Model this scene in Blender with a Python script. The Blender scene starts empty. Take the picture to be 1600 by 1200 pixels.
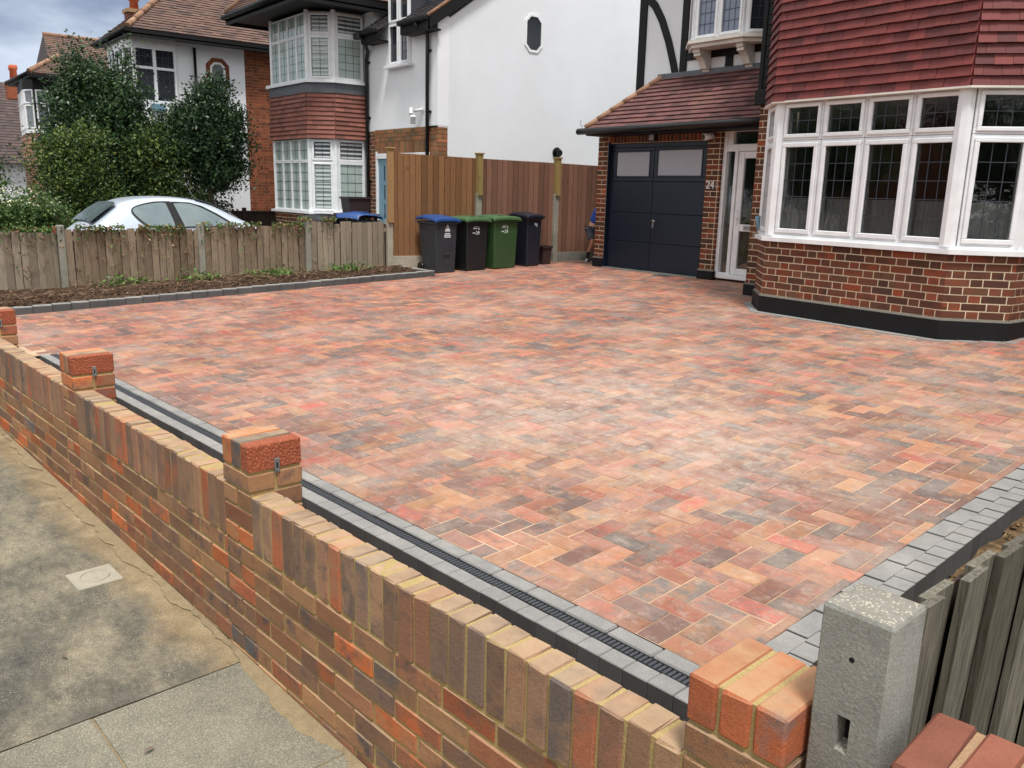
import bpy, bmesh, math, random
import numpy as np
from mathutils import Vector, Matrix
random.seed(7); RNG = np.random.default_rng(11)
R = math.radians
C = bpy.context.scene.collection
SC = bpy.context.scene

# ------------------------------------------------------------ camera, sky, sun, exposure
CAM_H = 1.5
def _rows():
    th, ro = R(12.9), R(1.44)
    c, s = math.cos(th), math.sin(th)
    m1 = Matrix(((1, 0, 0), (0, -s, -c), (0, c, -s)))
    c, s = math.cos(ro), math.sin(ro)
    m2 = Matrix(((c, -s, 0), (s, c, 0), (0, 0, 1)))
    m = m2 @ m1
    a = R(51)
    b = Matrix(((math.cos(a), -math.sin(a), 0), (math.sin(a), math.cos(a), 0), (0, 0, 1)))
    return [b @ Vector(m[i]) for i in range(3)]
_r, _d, _f = _rows()
cam_data = bpy.data.cameras.new("camera"); cam = bpy.data.objects.new("camera", cam_data); C.objects.link(cam)
cam_data.sensor_width = 36; cam_data.lens = 1318 / 1600 * 36; cam_data.clip_end = 2000; cam_data.clip_start = 0.05
rm = Matrix((_r, -_d, -_f)).transposed().to_4x4()
cam.matrix_world = Matrix.Translation((0, 0, CAM_H)) @ rm
SC.camera = cam

SUN_EL, SUN_AZ = 66.0, 118.0        # azimuth measured clockwise from +Y
w = bpy.data.worlds.new("World"); SC.world = w; w.use_nodes = True
nt = w.node_tree; nt.nodes.clear()
def _wn(t, **k):
    n = nt.nodes.new(t)
    for a_, v_ in k.items(): setattr(n, a_, v_)
    return n
sky = _wn('ShaderNodeTexSky', sky_type='NISHITA', sun_disc=False, sun_elevation=R(SUN_EL), sun_rotation=R(SUN_AZ))
sky.air_density = 1.2; sky.dust_density = 1.5
tc = _wn('ShaderNodeTexCoord'); mp = _wn('ShaderNodeMapping'); mp.inputs['Scale'].default_value = (1.0, 1.0, 2.6); mp.inputs['Location'].default_value = (.3, .1, .2)
nz = _wn('ShaderNodeTexNoise'); nz.inputs['Scale'].default_value = 2.6; nz.inputs['Detail'].default_value = 8; nz.inputs['Roughness'].default_value = .52
nz2 = _wn('ShaderNodeTexNoise'); nz2.inputs['Scale'].default_value = 5.5; nz2.inputs['Detail'].default_value = 6
rp = _wn('ShaderNodeValToRGB'); rp.color_ramp.elements[0].position = .2; rp.color_ramp.elements[0].color = (0, 0, 0, 1); rp.color_ramp.elements[1].position = .36; rp.color_ramp.elements[1].color = (1, 1, 1, 1)
rc = _wn('ShaderNodeValToRGB')
rc.color_ramp.elements[0].position = .36; rc.color_ramp.elements[0].color = (.50, .55, .64, 1)
rc.color_ramp.elements[1].position = .62; rc.color_ramp.elements[1].color = (1.25, 1.22, 1.18, 1)
# heavy blue grey cloud to the north west, thin bright cloud everywhere else
dt = _wn('ShaderNodeVectorMath', operation='DOT_PRODUCT'); dt.inputs[1].default_value = Vector((.72, -.45, .52)).normalized()
rd = _wn('ShaderNodeValToRGB'); rd.color_ramp.elements[0].position = .05; rd.color_ramp.elements[0].color = (.30, .375, .50, 1); rd.color_ramp.elements[1].position = .62; rd.color_ramp.elements[1].color = (.93, .93, .92, 1)
mr = _wn('ShaderNodeMath', operation='MULTIPLY_ADD'); mr.inputs[1].default_value = .5; mr.inputs[2].default_value = .5
mc_ = _wn('ShaderNodeMix', data_type='RGBA', blend_type='MULTIPLY'); mc_.inputs[0].default_value = 1
sc_ = _wn('ShaderNodeVectorMath', operation='SCALE'); sc_.inputs['Scale'].default_value = 9.0
mx = _wn('ShaderNodeMix', data_type='RGBA'); bg = _wn('ShaderNodeBackground'); bg.inputs['Strength'].default_value = 0.1
out = _wn('ShaderNodeOutputWorld')
L_ = nt.links.new
L_(tc.outputs['Generated'], mp.inputs['Vector']); L_(mp.outputs['Vector'], nz.inputs['Vector']); L_(mp.outputs['Vector'], nz2.inputs['Vector'])
L_(nz.outputs['Fac'], rp.inputs['Fac']); L_(nz2.outputs['Fac'], rc.inputs['Fac'])
L_(rp.outputs['Color'], mx.inputs[0]); L_(sky.outputs['Color'], mx.inputs[6]); L_(sc_.outputs[0], mx.inputs[7])
L_(tc.outputs['Generated'], dt.inputs[0]); L_(dt.outputs['Value'], mr.inputs[0]); L_(mr.outputs[0], rd.inputs['Fac'])
L_(rd.outputs['Color'], mc_.inputs[6]); L_(rc.outputs['Color'], mc_.inputs[7]); L_(mc_.outputs[2], sc_.inputs[0])
L_(mx.outputs[2], bg.inputs['Color']); L_(bg.outputs['Background'], out.inputs['Surface'])

sd = bpy.data.lights.new("sun", 'SUN'); sd.energy = 2.4; sd.angle = R(12); sd.color = (1, .97, .93)
sun = bpy.data.objects.new("sun", sd); C.objects.link(sun)
el, az = R(SUN_EL), R(SUN_AZ)
to_sun = Vector((math.sin(az) * math.cos(el), math.cos(az) * math.cos(el), math.sin(el)))
sun.rotation_euler = to_sun.to_track_quat('Z', 'Y').to_euler()
SC.view_settings.view_transform = 'Standard'; SC.view_settings.look = 'None'
SC.view_settings.exposure = 0.68; SC.view_settings.gamma = 1

# ------------------------------------------------------------ helpers: frames of the place
def gz(y): return .0355 * (y - 1.9)                 # the drive falls gently to the road
A2 = Vector((-2.8484, 1.0907)); WA = R(4.3); WC, WS = math.cos(WA), math.sin(WA)
def wf(u, v, z=0.0): return Vector((A2.x + u * WC - v * WS, A2.y + u * WS + v * WC, z))   # frame of the front wall
def pz(u): return -.316 - .02 * u                   # pavement level along the wall

def S(r, g, b):
    f = lambda c: (c / 255) / 12.92 if c / 255 <= .04045 else ((c / 255 + .055) / 1.055) ** 2.4
    return (f(r), f(g), f(b), 1)

class NT:
    def __init__(s, name):
        s.m = bpy.data.materials.new(name); s.m.use_nodes = True; s.t = s.m.node_tree; s.t.nodes.clear()
        s.out = s.n('ShaderNodeOutputMaterial')
        s.geo = None
    def n(s, t, **k):
        n = s.t.nodes.new(t)
        for a, v in k.items(): setattr(n, a, v)
        return n
    def l(s, a, b): s.t.links.new(a, b)
    def put(s, sock, v):
        if hasattr(v, 'is_linked') or isinstance(v, bpy.types.NodeSocket): s.l(v, sock)
        else: sock.default_value = v
    def pos(s):
        if not s.geo: s.geo = s.n('ShaderNodeNewGeometry')
        return s.geo.outputs['Position']
    def attr(s, name='rnd'):
        n = s.n('ShaderNodeAttribute'); n.attribute_name = name; return n.outputs['Fac']
    def math(s, op, a, b=0.0, c=None):
        n = s.n('ShaderNodeMath', operation=op); s.put(n.inputs[0], a); s.put(n.inputs[1], b)
        if c is not None: s.put(n.inputs[2], c)
        return n.outputs[0]
    def noise(s, scale, detail=4, rough=.55, vec=None, off=None, sc3=None, dist=0):
        n = s.n('ShaderNodeTexNoise'); n.inputs['Scale'].default_value = scale; n.inputs['Detail'].default_value = detail
        n.inputs['Roughness'].default_value = rough; n.inputs['Distortion'].default_value = dist
        v = vec or s.pos()
        if sc3 is not None:
            m = s.n('ShaderNodeMapping'); m.inputs['Scale'].default_value = sc3; s.l(v, m.inputs['Vector']); v = m.outputs['Vector']
        if off is not None:
            a = s.n('ShaderNodeVectorMath', operation='ADD'); s.l(v, a.inputs[0])
            cx = s.n('ShaderNodeCombineXYZ'); o = s.math('MULTIPLY', off, 37.3); s.l(o, cx.inputs[0]); s.l(o, cx.inputs[1]); s.l(o, cx.inputs[2])
            s.l(cx.outputs[0], a.inputs[1]); v = a.outputs[0]
        s.l(v, n.inputs['Vector']); return n.outputs['Fac']
    def vor(s, scale, feat='F1'):
        n = s.n('ShaderNodeTexVoronoi', feature=feat); n.inputs['Scale'].default_value = scale; s.l(s.pos(), n.inputs['Vector']); return n.outputs['Distance']
    def ramp(s, fac, stops, interp='LINEAR'):
        n = s.n('ShaderNodeValToRGB'); cr = n.color_ramp; cr.interpolation = interp
        while len(cr.elements) < len(stops): cr.elements.new(.5)
        for e, (p, c) in zip(cr.elements, stops):
            e.position = p; e.color = c if hasattr(c, '__len__') else (c, c, c, 1)
        s.put(n.inputs[0], fac); return n.outputs['Color']
    def mix(s, f, a, b, mode='MIX'):
        n = s.n('ShaderNodeMix', data_type='RGBA', blend_type=mode); s.put(n.inputs[0], f); s.put(n.inputs[6], a); s.put(n.inputs[7], b); return n.outputs[2]
    def bump(s, h, strength=.4, dist=.01):
        n = s.n('ShaderNodeBump'); n.inputs['Strength'].default_value = strength; n.inputs['Distance'].default_value = dist; s.l(h, n.inputs['Height']); return n.outputs['Normal']
    def wn(s, fac):
        n = s.n('ShaderNodeTexWhiteNoise', noise_dimensions='1D'); s.put(n.inputs['W'], fac); return n.outputs['Value']
    def bsdf(s, col, rough=.8, normal=None, metal=0, spec=.5, **k):
        b = s.n('ShaderNodeBsdfPrincipled'); s.put(b.inputs['Base Color'], col); s.put(b.inputs['Roughness'], rough)
        b.inputs['Metallic'].default_value = metal; b.inputs['Specular IOR Level'].default_value = spec
        if normal is not None: s.l(normal, b.inputs['Normal'])
        for a, v in k.items(): s.put(b.inputs[a.replace('_', ' ')], v)
        s.l(b.outputs[0], s.out.inputs['Surface']); return b

def plain(name, col, rough=.5, metal=0, var=.12, scale=6, bump=0, spec=.5, rscale=None, **k):
    t = NT(name); nz = t.noise(scale, 5); f = t.ramp(nz, [(.3, 1 - var), (.7, 1 + var * .5)])
    c = t.mix(1.0, col, f, 'MULTIPLY')
    nrm = t.bump(t.noise(rscale or scale * 12, 3), bump, .003) if bump else None
    t.bsdf(c, rough, nrm, metal, spec, **k); return t.m

def brick_mat(name, stops, blotch=(.03, .025, .03, 1), bamt=.5, bscale=14, grit=.35, white=None, rough=.85, interp='CONSTANT', top=None):
    t = NT(name); r = t.attr(); col = t.ramp(r, stops, interp); colb = t.ramp(t.wn(t.math('MULTIPLY', r, 211.3)), stops, interp)
    col = t.mix(t.ramp(t.noise(bscale * .55, 4, .6, off=r), [(.44, 0), (.60, .75)]), col, colb)
    v = t.wn(t.math('MULTIPLY', r, 913.7))
    col = t.mix(1, col, t.ramp(v, [(0, .78), (1, 1.18)]), 'MULTIPLY')
    n1 = t.noise(bscale, 5, .6, off=r)
    m = t.ramp(n1, [(.5, 0), (.68, 1)]); on = t.ramp(t.wn(t.math('MULTIPLY', r, 517.1)), [(.45, .15), (.8, 1)])
    m2 = t.math('MULTIPLY', t.math('MULTIPLY', m, on), bamt)
    col = t.mix(m2, col, blotch)
    fine = t.noise(260, 4, .7)
    col = t.mix(1, col, t.ramp(fine, [(.25, 1 - grit), (.75, 1 + grit * .5)]), 'MULTIPLY')
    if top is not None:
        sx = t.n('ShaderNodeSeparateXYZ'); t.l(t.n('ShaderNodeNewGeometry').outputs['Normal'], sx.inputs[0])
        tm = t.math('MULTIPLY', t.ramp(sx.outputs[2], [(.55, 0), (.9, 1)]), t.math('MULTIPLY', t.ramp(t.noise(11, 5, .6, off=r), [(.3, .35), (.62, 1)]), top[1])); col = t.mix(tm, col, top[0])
    pit = t.ramp(t.vor(75), [(.0, .35), (.10, 1)]); col = t.mix(.55, col, pit, 'MULTIPLY')
    if white is not None:
        col = t.mix(t.math('MULTIPLY', t.ramp(t.noise(3.1, 6, .65), [(.48, 0), (.75, 1)]), white[1]), col, white[0])
    h = t.math('ADD', t.math('MULTIPLY', t.noise(60, 5, .65), .8), t.math('MULTIPLY', fine, .5))
    t.bsdf(col, rough, t.bump(h, .8, .005), spec=.3); return t.m

def mortar_mat(name, a, b):
    t = NT(name); c = t.mix(t.noise(22, 6), a, b)
    c = t.mix(1, c, t.ramp(t.noise(240, 3), [(.3, .75), (.7, 1.15)]), 'MULTIPLY')
    t.bsdf(c, .95, t.bump(t.noise(170, 4), .6, .004), spec=.15); return t.m

MT = {}
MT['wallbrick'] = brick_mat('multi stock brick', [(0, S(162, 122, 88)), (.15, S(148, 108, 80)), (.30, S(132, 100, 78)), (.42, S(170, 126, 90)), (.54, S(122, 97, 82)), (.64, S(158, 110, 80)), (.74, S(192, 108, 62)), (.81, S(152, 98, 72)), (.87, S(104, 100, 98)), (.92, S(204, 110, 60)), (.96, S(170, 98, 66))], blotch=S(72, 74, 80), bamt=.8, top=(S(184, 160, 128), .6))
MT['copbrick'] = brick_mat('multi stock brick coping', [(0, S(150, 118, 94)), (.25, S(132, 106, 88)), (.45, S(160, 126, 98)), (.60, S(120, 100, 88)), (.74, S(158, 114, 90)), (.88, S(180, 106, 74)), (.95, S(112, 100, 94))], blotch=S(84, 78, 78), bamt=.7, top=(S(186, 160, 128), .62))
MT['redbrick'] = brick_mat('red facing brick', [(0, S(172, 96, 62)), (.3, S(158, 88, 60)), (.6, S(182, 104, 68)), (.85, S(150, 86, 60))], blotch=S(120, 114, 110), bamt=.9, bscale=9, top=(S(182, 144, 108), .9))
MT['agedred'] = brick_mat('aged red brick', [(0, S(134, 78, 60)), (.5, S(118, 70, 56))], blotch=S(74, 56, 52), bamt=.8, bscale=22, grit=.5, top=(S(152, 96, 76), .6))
MT['dimple'] = None
MT['wallmortar'] = mortar_mat('sandy yellow mortar', S(180, 158, 108), S(156, 136, 92))
MT['housebrick'] = brick_mat('dark red london brick', [(0, S(104, 64, 48)), (.22, S(88, 56, 44)), (.42, S(118, 68, 48)), (.58, S(78, 54, 44)), (.7, S(128, 66, 46)), (.82, S(100, 70, 52)), (.94, S(152, 76, 48))], blotch=S(60, 42, 38), bamt=.5, bscale=9, grit=.3)
MT['housemortar'] = mortar_mat('pale cream mortar', S(226, 212, 184), S(198, 182, 154))
MT['oldbrick'] = brick_mat('orange brown brick', [(0, S(140, 78, 52)), (.3, S(122, 68, 48)), (.55, S(152, 88, 60)), (.8, S(104, 62, 48))], blotch=S(80, 56, 44), bscale=8)
MT['oldmortar'] = mortar_mat('tan mortar', S(170, 140, 108), S(146, 118, 92))
MT['hedbrick'] = brick_mat('tawny soldier brick', [(0, S(150, 108, 74)), (.3, S(134, 96, 66)), (.6, S(160, 104, 74)), (.8, S(120, 98, 72))], blotch=S(86, 74, 56), bscale=8)

def paver_mat():
    t = NT('block paving brindle'); r = t.attr()
    stops = [(0, S(166, 112, 92)), (.11, S(146, 102, 86)), (.22, S(172, 126, 94)), (.33, S(132, 102, 92)), (.45, S(122, 112, 104)), (.56, S(176, 134, 98)), (.65, S(168, 112, 92)), (.73, S(108, 100, 97)), (.82, S(178, 122, 96)), (.90, S(136, 104, 94)), (.96, S(180, 98, 82))]
    a = t.ramp(r, stops, 'CONSTANT'); b = t.ramp(t.wn(t.math('MULTIPLY', r, 331.7)), stops, 'CONSTANT')
    n1 = t.noise(13, 8, .72, off=r); m = t.ramp(n1, [(.42, 0), (.60, .8)])
    c = t.mix(m, a, b)
    dark = t.ramp(t.noise(17, 5, .6, off=r), [(.50, 0), (.70, .5)]); c = t.mix(dark, c, S(118, 110, 104))
    c = t.mix(1, c, t.ramp(t.wn(t.math('MULTIPLY', r, 87.9)), [(0, .74), (1, 1.2)]), 'MULTIPLY')
    c = t.mix(1, c, t.ramp(t.noise(330, 3), [(.25, .74), (.75, 1.16)]), 'MULTIPLY')
    dust = t.ramp(t.noise(1.1, 12, .78), [(.46, .02), (.70, .5)]); c = t.mix(dust, c, S(204, 190, 172))
    d2 = t.ramp(t.noise(14, 8, .8), [(.52, 0), (.70, .38)]); c = t.mix(d2, c, S(212, 198, 182))
    for (bx, by, br_, am) in ((-4.25, 4.1, 1.1, .55), (-2.85, 3.85, .7, .5), (-5.6, 2.9, .8, .3)):       # spilt kiln dried sand left in the middle of the drive
        vd = t.n('ShaderNodeVectorMath', operation='DISTANCE'); t.l(t.pos(), vd.inputs[0]); vd.inputs[1].default_value = (bx, by, gz(by))
        fall = t.ramp(t.math('DIVIDE', vd.outputs['Value'], br_ * 1.5), [(0, 1), (1, 0)]); c = t.mix(t.math('MULTIPLY', t.math('MULTIPLY', fall, t.ramp(t.noise(7, 9, .75), [(.36, .15), (.64, 1)])), am), c, S(214, 200, 186))
    # warmer, redder blocks towards the far left of the drive
    sx = t.n('ShaderNodeSeparateXYZ'); t.l(t.pos(), sx.inputs[0])
    far = t.ramp(t.math('MULTIPLY', t.math('ADD', sx.outputs[0], 3.5), -.14), [(0, 0), (.8, .55)]); c = t.mix(far, c, t.mix(1, c, (1.0, .80, .78, 1), 'MULTIPLY'))
    h = t.math('ADD', t.noise(45, 4, .6), t.math('MULTIPLY', t.noise(300, 3), .5))
    c = t.mix(1, c, (.88, .835, .83, 1), 'MULTIPLY')
    t.bsdf(c, .78, t.bump(h, .4, .003), spec=.35); return t.m
MT['paver'] = paver_mat()
t = NT('kiln dried joint sand'); c = t.mix(t.ramp(t.noise(1.6, 5, .6), [(.36, 0), (.66, 1)]), S(124, 98, 82), S(206, 176, 146)); t.bsdf(c, .95, spec=.1); MT['jointsand'] = t.m
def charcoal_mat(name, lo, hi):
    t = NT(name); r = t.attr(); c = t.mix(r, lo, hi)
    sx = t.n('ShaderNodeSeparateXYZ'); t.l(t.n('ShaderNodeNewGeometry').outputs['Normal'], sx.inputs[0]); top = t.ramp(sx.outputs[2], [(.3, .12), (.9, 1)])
    c = t.mix(t.math('MULTIPLY', top, t.ramp(t.noise(9, 6, .65), [(.3, .7), (.7, 1)])), c, S(144, 142, 138))  # dust pales the tops; shade of the upright sides is put into the colour
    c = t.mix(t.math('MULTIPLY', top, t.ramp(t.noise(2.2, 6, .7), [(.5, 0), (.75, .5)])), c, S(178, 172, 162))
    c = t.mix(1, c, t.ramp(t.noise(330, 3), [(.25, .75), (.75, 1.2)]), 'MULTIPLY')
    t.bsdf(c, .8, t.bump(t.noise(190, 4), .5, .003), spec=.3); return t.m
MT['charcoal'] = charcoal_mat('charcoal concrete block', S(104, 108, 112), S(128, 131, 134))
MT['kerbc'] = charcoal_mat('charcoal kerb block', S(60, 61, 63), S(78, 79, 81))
def render_mat(name, col, amt=.12):
    t = NT(name); c = t.mix(t.ramp(t.noise(.55, 6, .6), [(.4, 0), (.75, amt)]), col, S(178, 174, 164))
    c = t.mix(t.ramp(t.noise(1.5, 5, .6, sc3=(3, 3, .5)), [(.55, 0), (.85, amt * .35)]), c, S(168, 166, 158))
    t.bsdf(c, .9, t.bump(t.math('ADD', t.noise(60, 5, .7), t.math('MULTIPLY', t.noise(3.5, 5, .6), 2.5)), .35, .006), spec=.2); return t.m
MT['render'] = render_mat('white painted render', S(224, 228, 232), .2)
MT['rendcool'] = render_mat('white smooth render', S(232, 235, 238), .15)
MT['upvc'] = plain('white window plastic', S(228, 230, 232), .4, var=.1)
MT['upvcdirty'] = plain('aged white paint', S(214, 210, 200), .5, var=.15, scale=3)
MT['black'] = plain('black painted timber', S(13, 13, 14), .6, var=.3, spec=.3, scale=20, bump=.2)
MT['blackgloss'] = plain('black plastic', S(10, 10, 11), .35, var=.1)
MT['plinth'] = plain('black bitumen plinth', S(17, 17, 20), .65, var=.4, spec=.3, scale=4, bump=.3, rscale=30)
MT['plinthtop'] = mortar_mat('grey mortar fillet', S(120, 116, 108), S(92, 88, 82))
MT['navy'] = plain('anthracite door steel', S(16, 31, 48), .42, var=.06, scale=2)
MT['lead'] = plain('lead sheet', S(92, 96, 102), .6, metal=.1, var=.2, scale=5, bump=.3, rscale=12)
MT['slatelead'] = plain('dark lead cheek', S(58, 61, 68), .6, var=.2)
MT['frost'] = plain('frosted glass', S(160, 163, 172), .25, var=.05, scale=3)
MT['chrome'] = plain('brushed steel', S(190, 190, 190), .3, metal=1)
MT['metalgrey'] = plain('galvanised steel', S(150, 152, 154), .45, metal=.8)
MT['holeshade'] = plain('painted hole shade', S(6, 6, 6), .95)  # shade inside slots and holes put into the colour
MT['bluedoor'] = plain('pale blue door paint', S(108, 142, 160), .4)
MT['curtain'] = plain('net curtain', S(150, 153, 152), .9, var=.1, scale=18)
MT['room'] = plain('unlit room painted dark', S(30, 27, 26), .95)  # dimness of the unlit room put into the colour
MT['leadbar'] = plain('lead came', S(60, 64, 72), .5, metal=.3)
MT['conc'] = None

def glass_mat(name, tint, refl=1.0):
    t = NT(name); fr = t.n('ShaderNodeFresnel'); fr.inputs['IOR'].default_value = 1.5
    g = t.n('ShaderNodeBsdfGlossy'); g.inputs['Roughness'].default_value = .02; g.inputs['Color'].default_value = (refl, refl, refl, 1)
    nb = t.bump(t.noise(5.5, 3), .12, .02); t.l(nb, g.inputs['Normal'])
    tr = t.n('ShaderNodeBsdfTransparent'); tr.inputs['Color'].default_value = tint
    ms = t.n('ShaderNodeMixShader'); t.l(t.math('MULTIPLY', fr.outputs[0], 1.4), ms.inputs[0]); t.l(tr.outputs[0], ms.inputs[1]); t.l(g.outputs[0], ms.inputs[2])
    t.l(ms.outputs[0], t.out.inputs['Surface']); return t.m
MT['glass'] = glass_mat('window glass', (.86, .88, .88, 1))
MT['blind'] = plain('glass over pale blind', S(168, 182, 176), .12, var=.12, scale=5, spec=.8)
MT['slat'] = plain('white shutter slat', S(196, 202, 202), .3)
MT['bluepane'] = plain('glass with painted cloud reflection', S(112, 122, 142), .1, var=.12, scale=6, spec=.8)  # cloud reflection put into the pane's base colour
MT['darkpane'] = plain('dark leaded glass', S(40, 44, 50), .08, var=.3, scale=5, spec=.9)
MT['deepglass'] = plain('near black glass', S(16, 18, 20), .06, var=.2, spec=.5)
MT['midpane'] = plain('glass over grey net', S(96, 104, 108), .12, var=.4, scale=9, spec=.8)

def tile_mat(name, stops, moss=None, rough=.8):
    t = NT(name); r = t.attr(); c = t.ramp(r, stops)
    c = t.mix(1, c, t.ramp(t.wn(t.math('MULTIPLY', r, 771.3)), [(0, .82), (1, 1.14)]), 'MULTIPLY')
    c = t.mix(1, c, t.ramp(t.noise(90, 4), [(.25, .85), (.75, 1.12)]), 'MULTIPLY')
    if moss: c = t.mix(t.ramp(t.noise(moss[1], 6, .7), [(.5, 0), (.72, moss[2])]), c, moss[0])
    t.bsdf(c, rough, t.bump(t.noise(110, 3), .3, .003), spec=.35); return t.m
MT['bayTile'] = tile_mat('plum red hung tile', [(0, S(108, 50, 48)), (.5, S(120, 56, 52)), (1, S(92, 46, 45))], rough=.6)
MT['bayTile2'] = tile_mat('brown red hung tile', [(0, S(126, 80, 70)), (.5, S(138, 88, 76)), (1, S(108, 70, 62))])
MT['roofTile'] = tile_mat('plum brown roof tile', [(0, S(98, 66, 66)), (.5, S(114, 76, 73)), (1, S(80, 58, 60))], (S(136, 104, 84), 1.4, .45))
MT['roofOld'] = tile_mat('old clay roof tile', [(0, S(98, 78, 70)), (.5, S(112, 88, 78)), (1, S(82, 68, 64))], (S(144, 114, 92), 1.1, .4))
MT['roofDark'] = tile_mat('dark brown roof tile', [(0, S(92, 76, 72)), (1, S(76, 66, 66))])
MT['roofSlate'] = tile_mat('dark slate grey tile', [(0, S(74, 68, 70)), (1, S(60, 58, 62))])
MT['ridge'] = plain('weathered ridge tile', S(152, 116, 92), .85, var=.35, scale=7, bump=.4)
MT['orangepot'] = plain('orange chimney pot', S(186, 92, 58), .8)

def wood_mat(name, lo, hi, grain=1.0, dark=S(60, 40, 28), rough=.75, knots=True, streak=.5):
    t = NT(name); r = t.attr(); c = t.mix(r, lo, hi)
    g = t.noise(18, 6, .65, off=r, sc3=(6, 6, .35), dist=.6)
    c = t.mix(t.math('MULTIPLY', t.ramp(g, [(.42, 0), (.7, 1)]), streak), c, dark)
    g2 = t.noise(90, 4, .6, off=r, sc3=(4, 4, .12)); c = t.mix(1, c, t.ramp(g2, [(.3, .8), (.7, 1.14)]), 'MULTIPLY')
    if knots: c = t.mix(t.ramp(t.noise(5.5, 2, .4, off=r), [(.70, 0), (.76, .6)]), c, dark)
    t.bsdf(c, rough, t.bump(g2, .35, .003), spec=.25); return t.m
MT['fencenew'] = wood_mat('treated brown fence board', S(112, 80, 52), S(144, 106, 72), dark=S(80, 54, 36))
MT['fencered'] = wood_mat('reddish brown fence board', S(102, 74, 60), S(134, 100, 82), dark=S(76, 50, 42))
MT['postwood'] = wood_mat('tan treated post', S(166, 132, 92), S(150, 118, 80), dark=S(110, 84, 56))
MT['postgreen'] = wood_mat('greenish treated post', S(150, 132, 84), S(136, 116, 70), dark=S(100, 84, 50))
MT['fenceold'] = wood_mat('weathered grey brown board', S(128, 118, 102), S(168, 156, 138), dark=S(98, 82, 64), streak=.6)
MT['fenceoldwarm'] = wood_mat('weathered warm board', S(122, 106, 88), S(158, 142, 122), dark=S(88, 68, 50), streak=.65)
MT['fencegrey'] = wood_mat('silver green weathered board', S(92, 88, 76), S(136, 131, 117), dark=S(46, 42, 34), streak=.9)
MT['darkwood_gapshade'] = wood_mat('dark wood stain and gap shade', S(58, 46, 42), S(70, 56, 50), dark=S(36, 30, 28))  # real dark wood, and the sheets standing in for shade in board gaps

def conc_mat(name, a, b, agg=0.0, bscale=5):
    t = NT(name); c = t.mix(t.ramp(t.noise(bscale, 6, .65), [(.35, 0), (.7, 1)]), a, b)
    c = t.mix(1, c, t.ramp(t.noise(150, 4, .7), [(.25, .72), (.75, 1.18)]), 'MULTIPLY')
    if agg:
        sx = t.n('ShaderNodeSeparateXYZ'); t.l(t.n('ShaderNodeNewGeometry').outputs['Normal'], sx.inputs[0])
        v = t.ramp(t.vor(150), [(.30, 1), (.40, 0)]); sel = t.ramp(t.noise(60, 2), [(.44, 0), (.50, 1)])
        top = t.ramp(sx.outputs[2], [(.5, agg * .12), (.85, agg)])
        c = t.mix(t.math('MULTIPLY', t.math('MULTIPLY', v, sel), top), c, S(214, 206, 186))
        c = t.mix(t.math('MULTIPLY', top, .45), c, S(120, 110, 92))
    h = t.math('ADD', t.noise(150, 4, .7), t.math('MULTIPLY', t.noise(35, 4), .6))
    t.bsdf(c, .92, t.bump(h, .6, .004), spec=.2); return t.m
MT['conc'] = conc_mat('aged concrete', S(150, 148, 136), S(124, 122, 110))
MT['concfg'] = conc_mat('lichened concrete post', S(150, 150, 144), S(122, 122, 116), agg=.9)
MT['gravelboard'] = conc_mat('pale concrete board', S(176, 168, 150), S(152, 146, 130))
MT['greyboard'] = conc_mat('grey concrete board', S(128, 128, 118), S(108, 110, 102))

def soil_mat():
    t = NT('brown soil'); c = t.ramp(t.noise(14, 7, .7), [(.3, S(52, 40, 32)), (.55, S(86, 68, 54)), (.8, S(140, 118, 96))])
    c = t.mix(1, c, t.ramp(t.noise(120, 4), [(.25, .6), (.75, 1.3)]), 'MULTIPLY')
    t.bsdf(c, .97, t.bump(t.math('ADD', t.noise(60, 5), t.noise(18, 5)), 1, .03), spec=.1); return t.m
MT['soil'] = soil_mat()
def wallsoil_mat():
    t = NT('dry tan soil'); c = t.ramp(t.noise(20, 7, .7), [(.3, S(60, 50, 40)), (.5, S(110, 90, 66)), (.75, S(176, 146, 106))])
    t.bsdf(c, .97, t.bump(t.noise(70, 5), 1, .02), spec=.1); return t.m
MT['soiltan'] = wallsoil_mat()
MT['sandstrip'] = mortar_mat('trodden sand', S(158, 140, 110), S(120, 106, 82))
MT['ground'] = conc_mat('worn ground', S(112, 106, 96), S(92, 88, 80), bscale=1)
MT['asphalt'] = conc_mat('road asphalt', S(84, 84, 86), S(70, 70, 72), bscale=2)
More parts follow.
